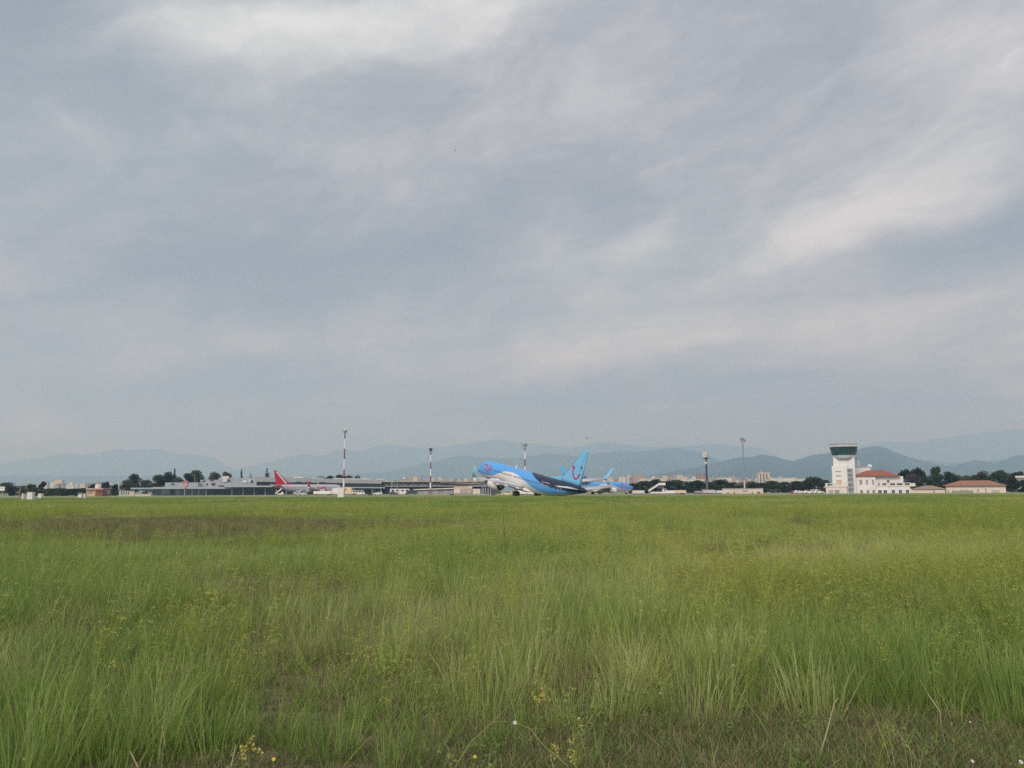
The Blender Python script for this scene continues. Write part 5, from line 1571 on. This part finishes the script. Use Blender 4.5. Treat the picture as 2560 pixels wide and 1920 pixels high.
class Veg:
    def __init__(self, seed): self.V, self.F, self.B, self.I = [], [], [], []; self.r = np.random.default_rng(seed)

    def blade(self, base, az, lean, length, width, curve=.5, mi=0, seg=3):
        r = self.r
        d = np.array([math.cos(az), math.sin(az), 0]); sd = np.array([-math.sin(az + r.normal(0, .8)), math.cos(az + r.normal(0, .8)), 0])
        p = np.array(base, float); a = lean; bl = r.uniform(-.5, .5)
        o = len(self.V)
        for k in range(seg + 1):
            w = width * (1 - k / seg) ** .8 + width * .10
            self.V += [p - sd * w / 2, p + sd * w / 2]; self.B += [bl, bl]
            p = p + (d * math.sin(a) + np.array([0, 0, math.cos(a)])) * length / seg
            a += curve / seg * r.uniform(.5, 1.5)
        for k in range(seg):
            self.F.append((o + 2 * k, o + 2 * k + 1, o + 2 * k + 3, o + 2 * k + 2)); self.I.append(mi)
        return p

    def leaf(self, c, size, mi=0, bl=None):
        r = self.r
        a = r.normal(size=3); a /= np.linalg.norm(a); b = np.cross(a, r.normal(size=3)); b /= np.linalg.norm(b) + 1e-6
        o = len(self.V); bl = r.uniform(-.5, .5) if bl is None else bl
        c = np.array(c)
        self.V += [c - a * size * .5, c + b * size * .25, c + a * size * .5, c - b * size * .25]; self.B += [bl] * 4
        self.F.append((o, o + 1, o + 2, o + 3)); self.I.append(mi)

    def done(self, name, mats): return mesh_with_blade(name, self.V, self.F, self.B, mats, self.I)


def tuft(seed, n, rad, h0, h1, width, spread=.25, curve=.5, dry=.08):
    v = Veg(seed); r = v.r
    for k in range(n):
        a = r.uniform(0, 6.283); q = rad * math.sqrt(r.random())
        isdry = r.random() < dry
        v.blade((math.cos(a) * q, math.sin(a) * q, -.02), a + r.normal(0, .9), abs(r.normal(0, spread)) + .02, r.uniform(h0, h1), width * r.uniform(.6, 1.3), curve * r.uniform(.1, 1.6), 1 if isdry else 0)
    return v.done('tuft', [GREEN, DRY])


def bigtuft(seed, n, rad, h0, h1, width, dry=.07):
    """a clump of tall grass: upright in the middle, leaning outward at the rim"""
    v = Veg(seed); r = v.r
    for k in range(n):
        a = r.uniform(0, 6.283); f = math.sqrt(r.random()); q = rad * f
        v.blade((math.cos(a) * q, math.sin(a) * q, -.02), a + r.normal(0, .5), abs(r.normal(.03 + .30 * f * f, .10)), r.uniform(h0, h1) * (1.08 - .3 * f), width * r.uniform(.5, 1.25), r.uniform(.05, .75), 1 if r.random() < dry else 0, 4)
    return v.done('clump', [GREEN, DRY])


def drytuft(seed, n, rad, h0, h1, width):
    v = Veg(seed); r = v.r
    for k in range(n):
        a = r.uniform(0, 6.283); q = rad * math.sqrt(r.random())
        v.blade((math.cos(a) * q, math.sin(a) * q, -.02), r.uniform(0, 6.28), abs(r.normal(0, .45)), r.uniform(h0, h1), width * r.uniform(.6, 1.3), r.normal(.4, .5), 0 if r.random() < .78 else 1)
    return v.done('dry', [DRY, GREEN])


def thatch(seed, n, rad, l0, l1, width, green=.35):
    v = Veg(seed); r = v.r
    for k in range(n):
        a = r.uniform(0, 6.283); q = rad * math.sqrt(r.random())
        v.blade((math.cos(a) * q, math.sin(a) * q, -.01), r.uniform(0, 6.28), r.uniform(.5, 1.5), r.uniform(l0, l1), width * r.uniform(.6, 1.2), r.normal(.2, .4), 1 if r.random() < green else 0, 2)
    return v.done('thatch', [DRY, DARKLEAF])


def herb(seed, h, umbels=True, leafy=1.0):
    """fennel-like plant: branching stem, thread leaves, flat yellow-green heads"""
    v = Veg(seed); r = v.r
    for st in range(r.integers(2, 5)):
        az = r.uniform(0, 6.28)
        hh = h * r.uniform(.65, 1.05)
        base = (r.normal(0, .05), r.normal(0, .05), -.02)
        ln = abs(r.normal(0, .15)) + .04
        tip = v.blade(base, az, ln, hh, .006, .12, 0, 3)
        heads = [tip]
        for b in range(r.integers(3, 6)):
            q = r.uniform(.4, .9)
            p = np.array(base) * (1 - q) + tip * q
            heads.append(v.blade(p, r.uniform(0, 6.28), r.uniform(.4, .9), hh * r.uniform(.12, .32), .004, -.35, 0, 2))
        for k in range(int(26 * leafy)):
            q = r.uniform(.05, .8); p = np.array(base) * (1 - q) + tip * q
            v.blade(p, r.uniform(0, 6.28), r.uniform(.5, 1.3), hh * r.uniform(.08, .22), .0035, r.normal(0, .6), 0, 2)
        if umbels:
            for c in heads:
                if r.random() < .3: continue
                R_ = r.uniform(.018, .042)
                for k in range(12):
                    a = r.uniform(0, 6.28); q = R_ * math.sqrt(r.random())
                    v.leaf((c[0] + math.cos(a) * q, c[1] + math.sin(a) * q, c[2] + r.normal(.01, .006)), r.uniform(.009, .016), 1)
    return v.done('herb', [HERB, UMBEL])


def weed(seed, h, n):
    v = Veg(seed); r = v.r
    for s in range(5):
        az = r.uniform(0, 6.28); base = np.array((r.normal(0, .04), r.normal(0, .04), -.01))
        tip = v.blade(base, az, r.uniform(.1, .7), h * r.uniform(.6, 1.1), .005, .2, 0, 2)
        for k in range(n):
            q = r.uniform(.15, 1); p = base * (1 - q) + tip * q + r.normal(0, .02, 3)
            v.leaf(p, r.uniform(.012, .032), 0)
    return v.done('weed', [DARKLEAF])


def farpatch(seed, n, rad, h0, h1, width, dry=.1, head=0.0):
    v = Veg(seed); r = v.r
    for k in range(n):
        a = r.uniform(0, 6.283); q = rad * math.sqrt(r.random())
        mi = 1 if r.random() < dry else (2 if r.random() < head else 0)
        v.blade((math.cos(a) * q, math.sin(a) * q, -.03), r.uniform(0, 6.28), abs(r.normal(0, .35)) + .05, r.uniform(h0, h1), width * r.uniform(.6, 1.3), r.normal(.4, .4), mi, 2)
    return v.done('patch', [GREEN, DRY, HERB])


def px_to_ground(px, py):
    d = ray(px, py); k = -CAM_H / d.z
    return d.x * k, d.y * k


def patches(x, y):
    """field patterns: returns dry share 0..1, herb share 0..1, height factor, tint 0..1"""
    n1 = fbm(x * .16 + 3, y * .11 + 9, 4); n2 = fbm(x * .45 + 31, y * .33 + 5, 3); n3 = fbm(x * .06 + 70, y * .05 + 41, 3)
    dry = sstep(.50, .72, n1) * .75
    # dead brown stretch on the left in the middle distance
    for cx, cy, rx, ry, a in ((-10.5, 31, 6.5, 8.5, 1.1), (-17, 36, 8, 9, 1.1), (-5.0, 35, 4.5, 6, .7), (-3.6, 11.6, 3.2, 1.3, .65), (-5.6, 9.0, 1.5, 1.6, .5), (1.2, 12.2, 2.6, 1.1, .5), (-1.5, 14.4, .55, 1.6, .9), (4.0, 9.8, 1.6, .9, .3)):
        dry = np.maximum(dry, a * 1.25 * np.exp(-(((x - cx) / rx) ** 2 + ((y - cy) / ry) ** 2) * 1.2) * (.55 + .9 * n2))
    hb = sstep(.42, .62, n2) * (.35 + .65 * sstep(9, 16, y))
    hb = np.maximum(hb, .9 * np.exp(-(((x - 5.0) / 4.5) ** 2 + ((y - 11) / 5) ** 2)) * (.4 + n2))
    hb = np.clip(hb, 0, 1)
    hf = (.62 + .5 * n3 - .30 * dry) * (.62 + .75 * fbm(x * .8 + 21, y * .55 + 77, 3)) * (1 - .45 * np.clip(dry, 0, 1))
    tint = np.clip(.40 + (n1 - .5) * 1.1 + (n3 - .5) * .6 - .10 * sstep(30, 60, y), 0, .95)
    return np.clip(dry, 0, 1), hb, hf, tint


def bare(x, y):
    """1 where the mown, trodden strip near the camera carries only short thatch"""
    w = (fbm(x * 1.3 + 5, y * 1.3 + 2, 3) - .5) * .9
    edge = np.interp(x, [-4.5, -2.3, -1.95, -1.55, -1.2, -.65, -.35, .2, .8, 1.6, 2.4, 3.5, 6], [3.2, 3.2, 4.4, 4.65, 4.3, 4.2, 4.65, 5.1, 5.35, 5.5, 5.5, 5.35, 5.2])
    return 1 - sstep(edge - .15 + w * .5, edge + .2 + w * .5, y)


def scatter(name, label, meshes, pos, idx, rotz, scale, tint, tilt=.06):
    lib = bpy.data.collections.new(name + '_kinds')
    for k, me in enumerate(meshes):
        o = bpy.data.objects.new('%02d_%s_kind' % (k, name), me); lib.objects.link(o)
    me = bpy.data.meshes.new(name)
    n = len(pos)
    me.vertices.add(n)
    me.vertices.foreach_set('co', np.asarray(pos, np.float32).ravel())
    def att(nm, ty, data, key='value'):
        a = me.attributes.new(nm, ty, 'POINT'); a.data.foreach_set(key, data)
    att('kind_index', 'INT', np.asarray(idx, np.int32))
    rot = np.stack([rng.normal(0, tilt, n), rng.normal(0, tilt, n), rotz], 1).astype(np.float32)
    att('turn', 'FLOAT_VECTOR', rot.ravel(), 'vector')
    att('size', 'FLOAT_VECTOR', np.asarray(scale, np.float32).ravel(), 'vector')
    att('tint', 'FLOAT', np.asarray(tint, np.float32))
    me.update()
    ob = bpy.data.objects.new(name, me); COL.objects.link(ob)
    ng = bpy.data.node_groups.new(name + '_scatter', 'GeometryNodeTree')
    ng.interface.new_socket('Geometry', in_out='INPUT', socket_type='NodeSocketGeometry')
    ng.interface.new_socket('Geometry', in_out='OUTPUT', socket_type='NodeSocketGeometry')
    gi = ng.nodes.new('NodeGroupInput'); go = ng.nodes.new('NodeGroupOutput')
    mp = ng.nodes.new('GeometryNodeMeshToPoints')
    ci = ng.nodes.new('GeometryNodeCollectionInfo'); ci.inputs['Collection'].default_value = lib
    ci.inputs['Separate Children'].default_value = True; ci.inputs['Reset Children'].default_value = True
    ip = ng.nodes.new('GeometryNodeInstanceOnPoints'); ip.inputs['Pick Instance'].default_value = True
    def named(nm, ty):
        a = ng.nodes.new('GeometryNodeInputNamedAttribute'); a.data_type = ty; a.inputs['Name'].default_value = nm
        return next(o for o in a.outputs if o.enabled and o.name == 'Attribute')
    L = ng.links.new
    L(gi.outputs[0], mp.inputs[0]); L(mp.outputs[0], ip.inputs['Points']); L(ci.outputs[0], ip.inputs['Instance'])
    L(named('kind_index', 'INT'), ip.inputs['Instance Index'])
    er = ng.nodes.new('FunctionNodeEulerToRotation')
    L(named('turn', 'FLOAT_VECTOR'), er.inputs[0]); L(er.outputs[0], ip.inputs['Rotation'])
    L(named('size', 'FLOAT_VECTOR'), ip.inputs['Scale'])
    L(ip.outputs[0], go.inputs[0])
    md = ob.modifiers.new('scatter', 'NODES'); md.node_group = ng
    ob['kind'] = 'stuff'; ob['label'] = label
    return ob


def sample_field(density, y0, y1, half=.74, margin=1.6):
    """points over the wedge of ground in view, evenly spread with jitter"""
    area = (half * (y0 + y1) + 2 * margin) * (y1 - y0)
    n = int(area * density)
    y = np.sqrt(rng.uniform(0, 1, n * 2) * ((y1 + 2) ** 2 - (y0 + 2) ** 2) + (y0 + 2) ** 2) - 2
    x = rng.uniform(-1, 1, n * 2) * (half * y1 + margin)
    ok = np.abs(x) < half * y + margin
    x, y = x[ok][:n], y[ok][:n]
    return x, y


def meadow():
    # --- green grass
    kinds = [tuft(11, 40, .11, .18, .48, .0066, .26, .6, .07), tuft(12, 34, .10, .22, .56, .0066, .20, .5, .06), tuft(13, 44, .14, .12, .36, .0068, .40, .8, .08), tuft(14, 28, .09, .28, .64, .0064, .15, .4, .05),
             farpatch(15, 90, .42, .18, .44, .011), farpatch(16, 90, .42, .14, .36, .012, .25), farpatch(17, 80, .42, .20, .48, .011, .05, .4),
             farpatch(18, 110, 1.0, .12, .34, .030, .08), farpatch(19, 110, 1.0, .10, .28, .032, .3), farpatch(20, 100, 1.0, .14, .38, .030, .04, .5), farpatch(21, 90, .42, .08, .24, .011, .92), farpatch(22, 110, 1.0, .08, .24, .030, .85),
             bigtuft(51, 92, .21, .28, .68, .0080), bigtuft(52, 74, .17, .30, .74, .0078), bigtuft(53, 108, .27, .22, .60, .0082)]
    PX_, IX, SC, TN = [], [], [], []

    def put(x, y, idx, sc, tint):
        z = gz(x, y)
        PX_.append(np.stack([x, y, z], 1)); IX.append(idx); SC.append(sc); TN.append(tint)
    # undergrowth: short tufts everywhere but on the bare strip
    x, y = sample_field(44, 2.6, 13)
    d, hb, hf, tn = patches(x, y)
    br = bare(x, y)
    clump = fbm(x * 1.1 + 9, y * 1.1 + 4, 2)
    keep = (rng.random(len(x)) > br * .985) & (rng.random(len(x)) > .6 * d)
    x, y, d, hf, tn, clump = [q[keep] for q in (x, y, d, hf, tn, clump)]
    s = hf * rng.uniform(.55, 1.0, len(x)) * (.6 + .6 * clump)
    put(x, y, rng.choice([0, 1, 2, 3], len(x), p=[.3, .25, .3, .15]), np.stack([s * .5 + .5, s * .5 + .5, s], 1), np.clip(tn + rng.normal(-.17, .12, len(x)), 0, 1))
    # tall clumps that fan out
    x, y = sample_field(19, 2.6, 17)
    d, hb, hf, tn = patches(x, y)
    br = bare(x, y)
    clump = fbm(x * .75 + 19, y * .6 + 14, 3)
    keep = (rng.random(len(x)) > br * .995) & (rng.random(len(x)) > .7 * d) & (rng.random(len(x)) < .10 + 1.5 * sstep(.40, .62, clump))
    x, y, d, hf, tn, clump = [q[keep] for q in (x, y, d, hf, tn, clump)]
    s = rng.uniform(.62, 1.08, len(x)) * (.62 + .7 * clump)
    put(x, y, rng.choice([12, 13, 14], len(x)), np.stack([s * .3 + .7, s * .3 + .7, s], 1), np.clip(tn + rng.normal(.08, .14, len(x)) - .22 * sstep(.5, .7, clump), 0, 1))
    x, y = sample_field(11, 11, 45)
    d, hb, hf, tn = patches(x, y)
    keep = rng.random(len(x)) > .35 * d
    x, y, d, hf, tn = [q[keep] for q in (x, y, d, hf, tn)]
    s = hf * rng.uniform(.7, 1.2, len(x))
    put(x, y, np.where(rng.random(len(x)) < d * .95 - .14, 10, np.where(rng.random(len(x)) < .3, 5, np.where(rng.random(len(x)) < .5, 4, 6))), np.stack([s * .4 + .6, s * .4 + .6, s], 1), np.clip(np.where(d > .55, .02, tn) + rng.normal(-.10, .16, len(x)), 0, 1))
    x, y = sample_field(1.7, 42, 164, .72, 4)
    d, hb, hf, tn = patches(x, y)
    keep = rng.random(len(x)) > .6 * d
    x, y, d, hf, tn = [q[keep] for q in (x, y, d, hf, tn)]
    s = hf * rng.uniform(.7, 1.2, len(x)) * (1 - .30 * sstep(110, 155, y))
    put(x, y, np.where(rng.random(len(x)) < d * 1.1 - .15, 11, np.where(rng.random(len(x)) < .25, 8, np.where(rng.random(len(x)) < .5, 7, 9))), np.stack([s * .3 + .7, s * .3 + .7, s], 1), np.clip(tn + rng.normal(0, .10, len(x)), 0, 1))
    x = rng.uniform(-260, 260, 9000); y = rng.uniform(209, 290, 9000)
    put(x, y, rng.choice([7, 8], 9000), np.full((9000, 3), .8), np.full(9000, .55))
    pos = np.concatenate(PX_); n = len(pos)
    scatter('grass', 'tall green meadow grass covering the field up to the runway', kinds, pos, np.concatenate(IX), rng.uniform(0, 6.28, n), np.concatenate(SC), np.concatenate(TN))

    # --- dry stalks and thatch
    kinds = [drytuft(31, 26, .12, .15, .42, .0036), drytuft(32, 20, .14, .10, .32, .0036), thatch(33, 46, .16, .05, .16, .0045), thatch(34, 46, .16, .04, .13, .0045, .6), farpatch(35, 60, .42, .12, .34, .011, .85), thatch(36, 60, .9, .14, .4, .03, .25)]
    PX_, IX, SC, TN = [], [], [], []
    x, y = sample_field(70, 2.6, 13)
    d, hb, hf, tn = patches(x, y); br = bare(x, y)
    keep = (rng.random(len(x)) < .035 + .75 * d) & (rng.random(len(x)) > br * .85)
    x, y = x[keep], y[keep]; s = rng.uniform(.7, 1.3, len(x))
    put(x, y, rng.choice([0, 1], len(x)), np.stack([s, s, s], 1), rng.uniform(.05, .8, len(x)))
    x, y = sample_field(230, 2.6, 7.5)
    br = bare(x, y); keep = rng.random(len(x)) < .15 + .85 * br
    x, y = x[keep], y[keep]; s = rng.uniform(.7, 1.4, len(x))
    gn = fbm(x * 1.7 + 2, y * 1.7 + 8, 3)
    put(x, y, np.where(rng.random(len(x)) < sstep(.35, .65, gn), 3, 2), np.stack([s, s, s], 1), np.clip(rng.normal(.28, .2, len(x)), 0, 1))
    x, y = sample_field(9, 11, 48)
    d, hb, hf, tn = patches(x, y)
    keep = rng.random(len(x)) < d * 1.1 + .03
    x, y = x[keep], y[keep]; s = rng.uniform(.6, 1.1, len(x))
    put(x, y, np.full(len(x), 4), np.stack([s, s, s], 1), rng.uniform(0, .55, len(x)))
    x, y = sample_field(.8, 44, 150, .72, 4)
    d, hb, hf, tn = patches(x, y)
    keep = rng.random(len(x)) < d * .8
    x, y = x[keep], y[keep]; s = rng.uniform(.6, 1.0, len(x))
    put(x, y, np.full(len(x), 5), np.stack([s, s, s * .8], 1), rng.uniform(.1, .6, len(x)))
    pos = np.concatenate(PX_); n = len(pos)
    o = scatter('dry_grass', 'dry brown stalks and thatch between the green grass', kinds, pos, np.concatenate(IX), rng.uniform(0, 6.28, n), np.concatenate(SC), np.concatenate(TN))

    # --- herbs with yellow-green heads, leafy weeds
    kinds = [herb(41, .55), herb(42, .65), herb(43, .45), herb(44, .6, False, 1.6), weed(45, .22, 16), weed(46, .14, 12)]
    PX_, IX, SC, TN = [], [], [], []
    x, y = sample_field(40, 3.6, 14)
    d, hb, hf, tn = patches(x, y); br = bare(x, y)
    keep = (rng.random(len(x)) > d * 1.1) & (rng.random(len(x)) < .10 + .85 * hb) & (rng.random(len(x)) > br * .9)
    x, y, tn = x[keep], y[keep], tn[keep]; s = rng.uniform(.6, 1.15, len(x))
    put(x, y, rng.choice([0, 1, 2, 3], len(x)), np.stack([s, s, s], 1), np.clip(tn + rng.normal(.05, .15, len(x)), 0, 1))
    x, y = sample_field(15, 13, 55)
    d, hb, hf, tn = patches(x, y)
    keep = (rng.random(len(x)) > d * 1.3) & (rng.random(len(x)) < .10 + .8 * hb)
    x, y, tn = x[keep], y[keep], tn[keep]; s = rng.uniform(.7, 1.25, len(x))
    put(x, y, rng.choice([0, 1, 3], len(x)), np.stack([s, s, s], 1), np.clip(tn + rng.normal(.05, .18, len(x)), 0, 1))
    x, y = sample_field(36, 2.8, 6.2)
    br = bare(x, y); gn = fbm(x * 1.5 + 12, y * 1.5 + 3, 2)
    keep = rng.random(len(x)) < .07 + .40 * br * sstep(.48, .68, gn)
    x, y = x[keep], y[keep]; s = rng.uniform(.6, 1.4, len(x))
    put(x, y, rng.choice([4, 5], len(x)), np.stack([s, s, s], 1), np.clip(rng.normal(.4, .25, len(x)), 0, 1))
    pos = np.concatenate(PX_); n = len(pos)
    scatter('wild_herbs', 'yellow-green wild fennel and leafy weeds among the grass', kinds, pos, np.concatenate(IX), rng.uniform(0, 6.28, n), np.concatenate(SC), np.concatenate(TN), .12)


meadow()


# ------------------------------------------------------------------ single stems and flowers in the foreground
def foreground_plants():
    STEM = M('pale_dry_stem', (.36, .32, .19), .7, .15, 6.0)
    GSTEM = M('green_stem', (.20, .22, .075), .7, .15, 6.0)
    DSTEM = M('dark_stem', (.055, .058, .03), .7, .15, 6.0)
    RSTEM = M('reddish_stem', (.20, .11, .06), .7, .15, 6.0)

    def stem(label, pts, Y, r, m, branches=(), name='plant_stem'):
        P3 = [P(a, b, Y + dy) for a, b, dy in pts]
        base = P3[0].copy(); base.z = float(gz(base.x, base.y)) - .02
        t = thing(name, label, 'plant', base)
        mb = MB()
        chain = [base] + P3 if base.z < P3[0].z else P3
        for k, (p, q) in enumerate(zip(chain[:-1], chain[1:])):
            f0, f1 = 1 - .6 * k / len(chain), 1 - .6 * (k + 1) / len(chain)
            mb.tube(p, q, r * f0, r * f1, 6)
        mb.build('stem', m, t)
        for br in branches:
            B3 = [P(a, b, Y + dy) for a, b, dy in br]
            mb = MB()
            for p, q in zip(B3[:-1], B3[1:]): mb.tube(p, q, r * .55, r * .4, 5)
            mb.build('branch', m, t)
        return t
    stem('pale stem bent over to the ground below the small white flower', [(1140, 1915, 0), (1175, 1858, .05), (1230, 1806, .1), (1270, 1804, .12)], 4.3, .0045, GSTEM, [[(1232, 1806, .1), (1290, 1745, .2)]])
    stem('pale stem arching down to the lower right beside the white flower', [(1420, 1915, 0), (1360, 1865, .05), (1325, 1822, .1), (1292, 1808, .12)], 4.35, .0045, GSTEM, [[(1325, 1824, .1), (1365, 1821, .15)]])
    stem('long pale stalk leaning left in front of the dark green clump', [(1945, 1880, 0), (1900, 1800, .1), (1850, 1735, .15), (1815, 1665, .2)], 5.0, .0042, GSTEM)
    stem('dry forked stalk leaning right near the bottom', [(2045, 1905, 0), (2070, 1820, .05), (2085, 1760, .1), (2095, 1745, .1)], 4.7, .0048, STEM)
    stem('pale stalk rising left of the dark clump at the bottom', [(1445, 1850, 0), (1480, 1790, .1), (1508, 1755, .1)], 5.0, .004, GSTEM)
    stem('short green stalk standing alone in the mown strip', [(1712, 1915, 0), (1700, 1880, 0), (1686, 1840, .02)], 4.4, .006, M('grass_green_stem', (.13, .18, .06), .6, .1))
    stem('dark leaning stem crossing the grass at left', [(390, 1800, 0), (340, 1735, .1), (290, 1672, .2)], 5.6, .0042, DSTEM)
    stem('dark stem tip curving left above the middle grass', [(945, 1680, 0), (925, 1640, .1), (900, 1610, .1), (850, 1592, .1)], 6.6, .005, RSTEM)
    stem('pale broken straw standing near the bottom left', [(420, 1905, 0), (412, 1860, .02), (405, 1815, .05)], 4.6, .0045, STEM)
    stem('short pale straw leaning right near the yellow herb', [(578, 1915, 0), (590, 1862, .05)], 4.3, .0045, STEM)
    stem('short straw leaning left at the bottom', [(345, 1918, 0), (325, 1878, .05)], 4.3, .0045, STEM)
    stem('pale straw standing right of the middle of the near grass', [(610, 1815, 0), (616, 1735, .05)], 5.0, .004, STEM)
    stem('bent pale stalk at the right edge of the near grass', [(2350, 1780, 0), (2320, 1735, .1), (2300, 1700, .1)], 5.2, .0042, STEM)
    stem('reddish dry stalk at bottom centre', [(985, 1910, 0), (965, 1860, .05), (950, 1790, .1)], 4.7, .004, RSTEM)
    stem('dark tall stem in the middle distance right of centre', [(1268, 1450, 0), (1265, 1380, 0), (1258, 1285, 0)], 14.0, .006, DSTEM, [[(1264, 1370, 0), (1276, 1340, 0)], [(1262, 1340, 0), (1252, 1315, 0)]])
    stem('tall dark stem rising from the right part of the field', [(2170, 1680, 0), (2165, 1620, .1), (2150, 1545, .2)], 6.6, .0045, DSTEM)
    stem('dark curved stem at the far right of the near grass', [(2495, 1660, 0), (2480, 1620, .1), (2455, 1570, .2)], 6.6, .0045, DSTEM)

    YEL = M('yellow_petals', (.66, .50, .05), .6, .1, 8.0); WHT = M('white_petals', (.62, .62, .58), .6, .06, 8.0); CEN = M('flower_centre', (.35, .22, .03), .7, .1)
    def flower(label, px, py, Y, r, pet, n=9):
        r *= .62
        c = P(px, py, Y); g = float(gz(c.x, c.y))
        t = thing('wild_flower', label, 'flower', (c.x, c.y, g))
        MB().tube((c.x, c.y, g - .02), (c.x, c.y, c.z), .002, .0015, 5).build('stem', GSTEM, t)
        up = Vector((.15, -.75, .65)).normalized(); a = up.orthogonal().normalized(); b = up.cross(a)
        mb = MB()
        for k in range(n):
            q = 2 * math.pi * k / n
            d = a * math.cos(q) + b * math.sin(q); e = up.cross(d)
            mb.add([c, c + d * r * .6 + e * r * .28 + up * r * .15, c + d * r + up * r * .1, c + d * r * .6 - e * r * .28 + up * r * .15], [(0, 1, 2, 3)])
        mb.build('petals', pet, t)
        MB().lathe([(0, r * .3), (r * .15, r * .25), (r * .22, .0005)], c + up * r * .02, 'z', 8).build('centre', CEN if pet is WHT else pet, t)
    flower('bright yellow flower near the bottom at left', 684, 1898, 4.3, .018, YEL)
    flower('bright yellow flower below the bent pale stem', 1187, 1892, 4.4, .018, YEL)
    flower('white flower where the two bent stems meet', 1287, 1807, 4.45, .020, WHT)
    flower('small white flower standing over the middle of the near grass', 1833, 1663, 6.2, .018, WHT)
    flower('small white flower in front of the dark central clump', 1447, 1795, 5.0, .010, WHT)
    flower('tiny white flower above the mown strip at right', 1650, 1733, 5.4, .012, WHT)
    flower('small white flower at the bottom left corner', 62, 1898, 4.2, .014, WHT)
    flower('white flower touching the bottom right corner', 2552, 1905, 4.2, .020, WHT)
    flower('white flower at the bottom, left of the corner flower', 2431, 1903, 4.2, .016, WHT)
    flower('small white flower over the right of the mown strip', 2425, 1805, 4.9, .010, WHT)
    # yellow flower heads of single taller herbs
    for lab, px, py, Y in (('yellow-flowered herb highest in the left half of the field', 520, 1483, 9.5), ('yellow-flowered herb beside the highest one in the left half', 546, 1494, 9.3), ('yellow-flowered herb below the highest pair at left', 476, 1516, 8.9), ('yellow-flowered herb in the left foreground grass', 268, 1664, 6.4),
                           ('yellow-flowered herb in the right half of the field', 1990, 1514, 9.0), ('yellow-green herb at the bottom centre in the mown strip', 1400, 1890, 4.4), ('yellow herb at the bottom left of the bright yellow flower', 622, 1875, 4.4), ('yellow herb in the dark clump at bottom centre', 1345, 1740, 5.4)):
        c = P(px, py, Y); g = float(gz(c.x, c.y)); rs = np.random.default_rng(px)
        t = thing('flowering_herb', lab, 'plant', (c.x, c.y, g))
        MB().tube((c.x + .02, c.y, g - .02), (c.x, c.y, c.z), .0035, .002, 5).build('stem', GSTEM, t)
        mb = MB()
        for h in range(6):
            o = Vector(rs.normal(0, .045, 3)) ; o.z *= .5
            for k in range(16):
                p = c + o + Vector(rs.normal(0, .012, 3)); s = rs.uniform(.004, .009)
                a = Vector(rs.normal(size=3)).normalized(); b = a.orthogonal()
                mb.add([p - a * s, p + b * s * .6, p + a * s, p - b * s * .6], [(0, 1, 2, 3)])
        mb.build('flower_heads', M('herb_yellow', (.42, .38, .08), .7, .15, 6.0), t)
        lf = MB()
        for k in range(40):
            q = rs.random(); p = Vector((c.x, c.y, g + (c.z - g) * q)); d = Vector(rs.normal(0, .05, 3))
            lf.tube(p, p + d, .0016, .0008, 3)
        lf.build('leaves', GSTEM, t)


foreground_plants()


# ------------------------------------------------------------------ haze: the air between here and the hills
def haze():
    mb = MB().box(-24500, 24500, -2500, 27000, GA - 3.0, 1950)
    m = bpy.data.materials.new('haze_air'); m.use_nodes = True
    t = m.node_tree; t.nodes.clear()
    out = t.nodes.new('ShaderNodeOutputMaterial')
    v = t.nodes.new('ShaderNodeVolumePrincipled')
    v.inputs['Color'].default_value = (0.41, 0.67, 1.0, 1)
    v.inputs['Absorption Color'].default_value = (0.66, 0.48, 1, 1)
    v.inputs['Density'].default_value = 1.5e-4
    v.inputs['Anisotropy'].default_value = 0.1
    t.links.new(v.outputs[0], out.inputs['Volume'])
    o = mb.build('haze', m)
    o['kind'] = 'stuff'; o['label'] = 'pale blue haze filling the air towards the hills'


haze()
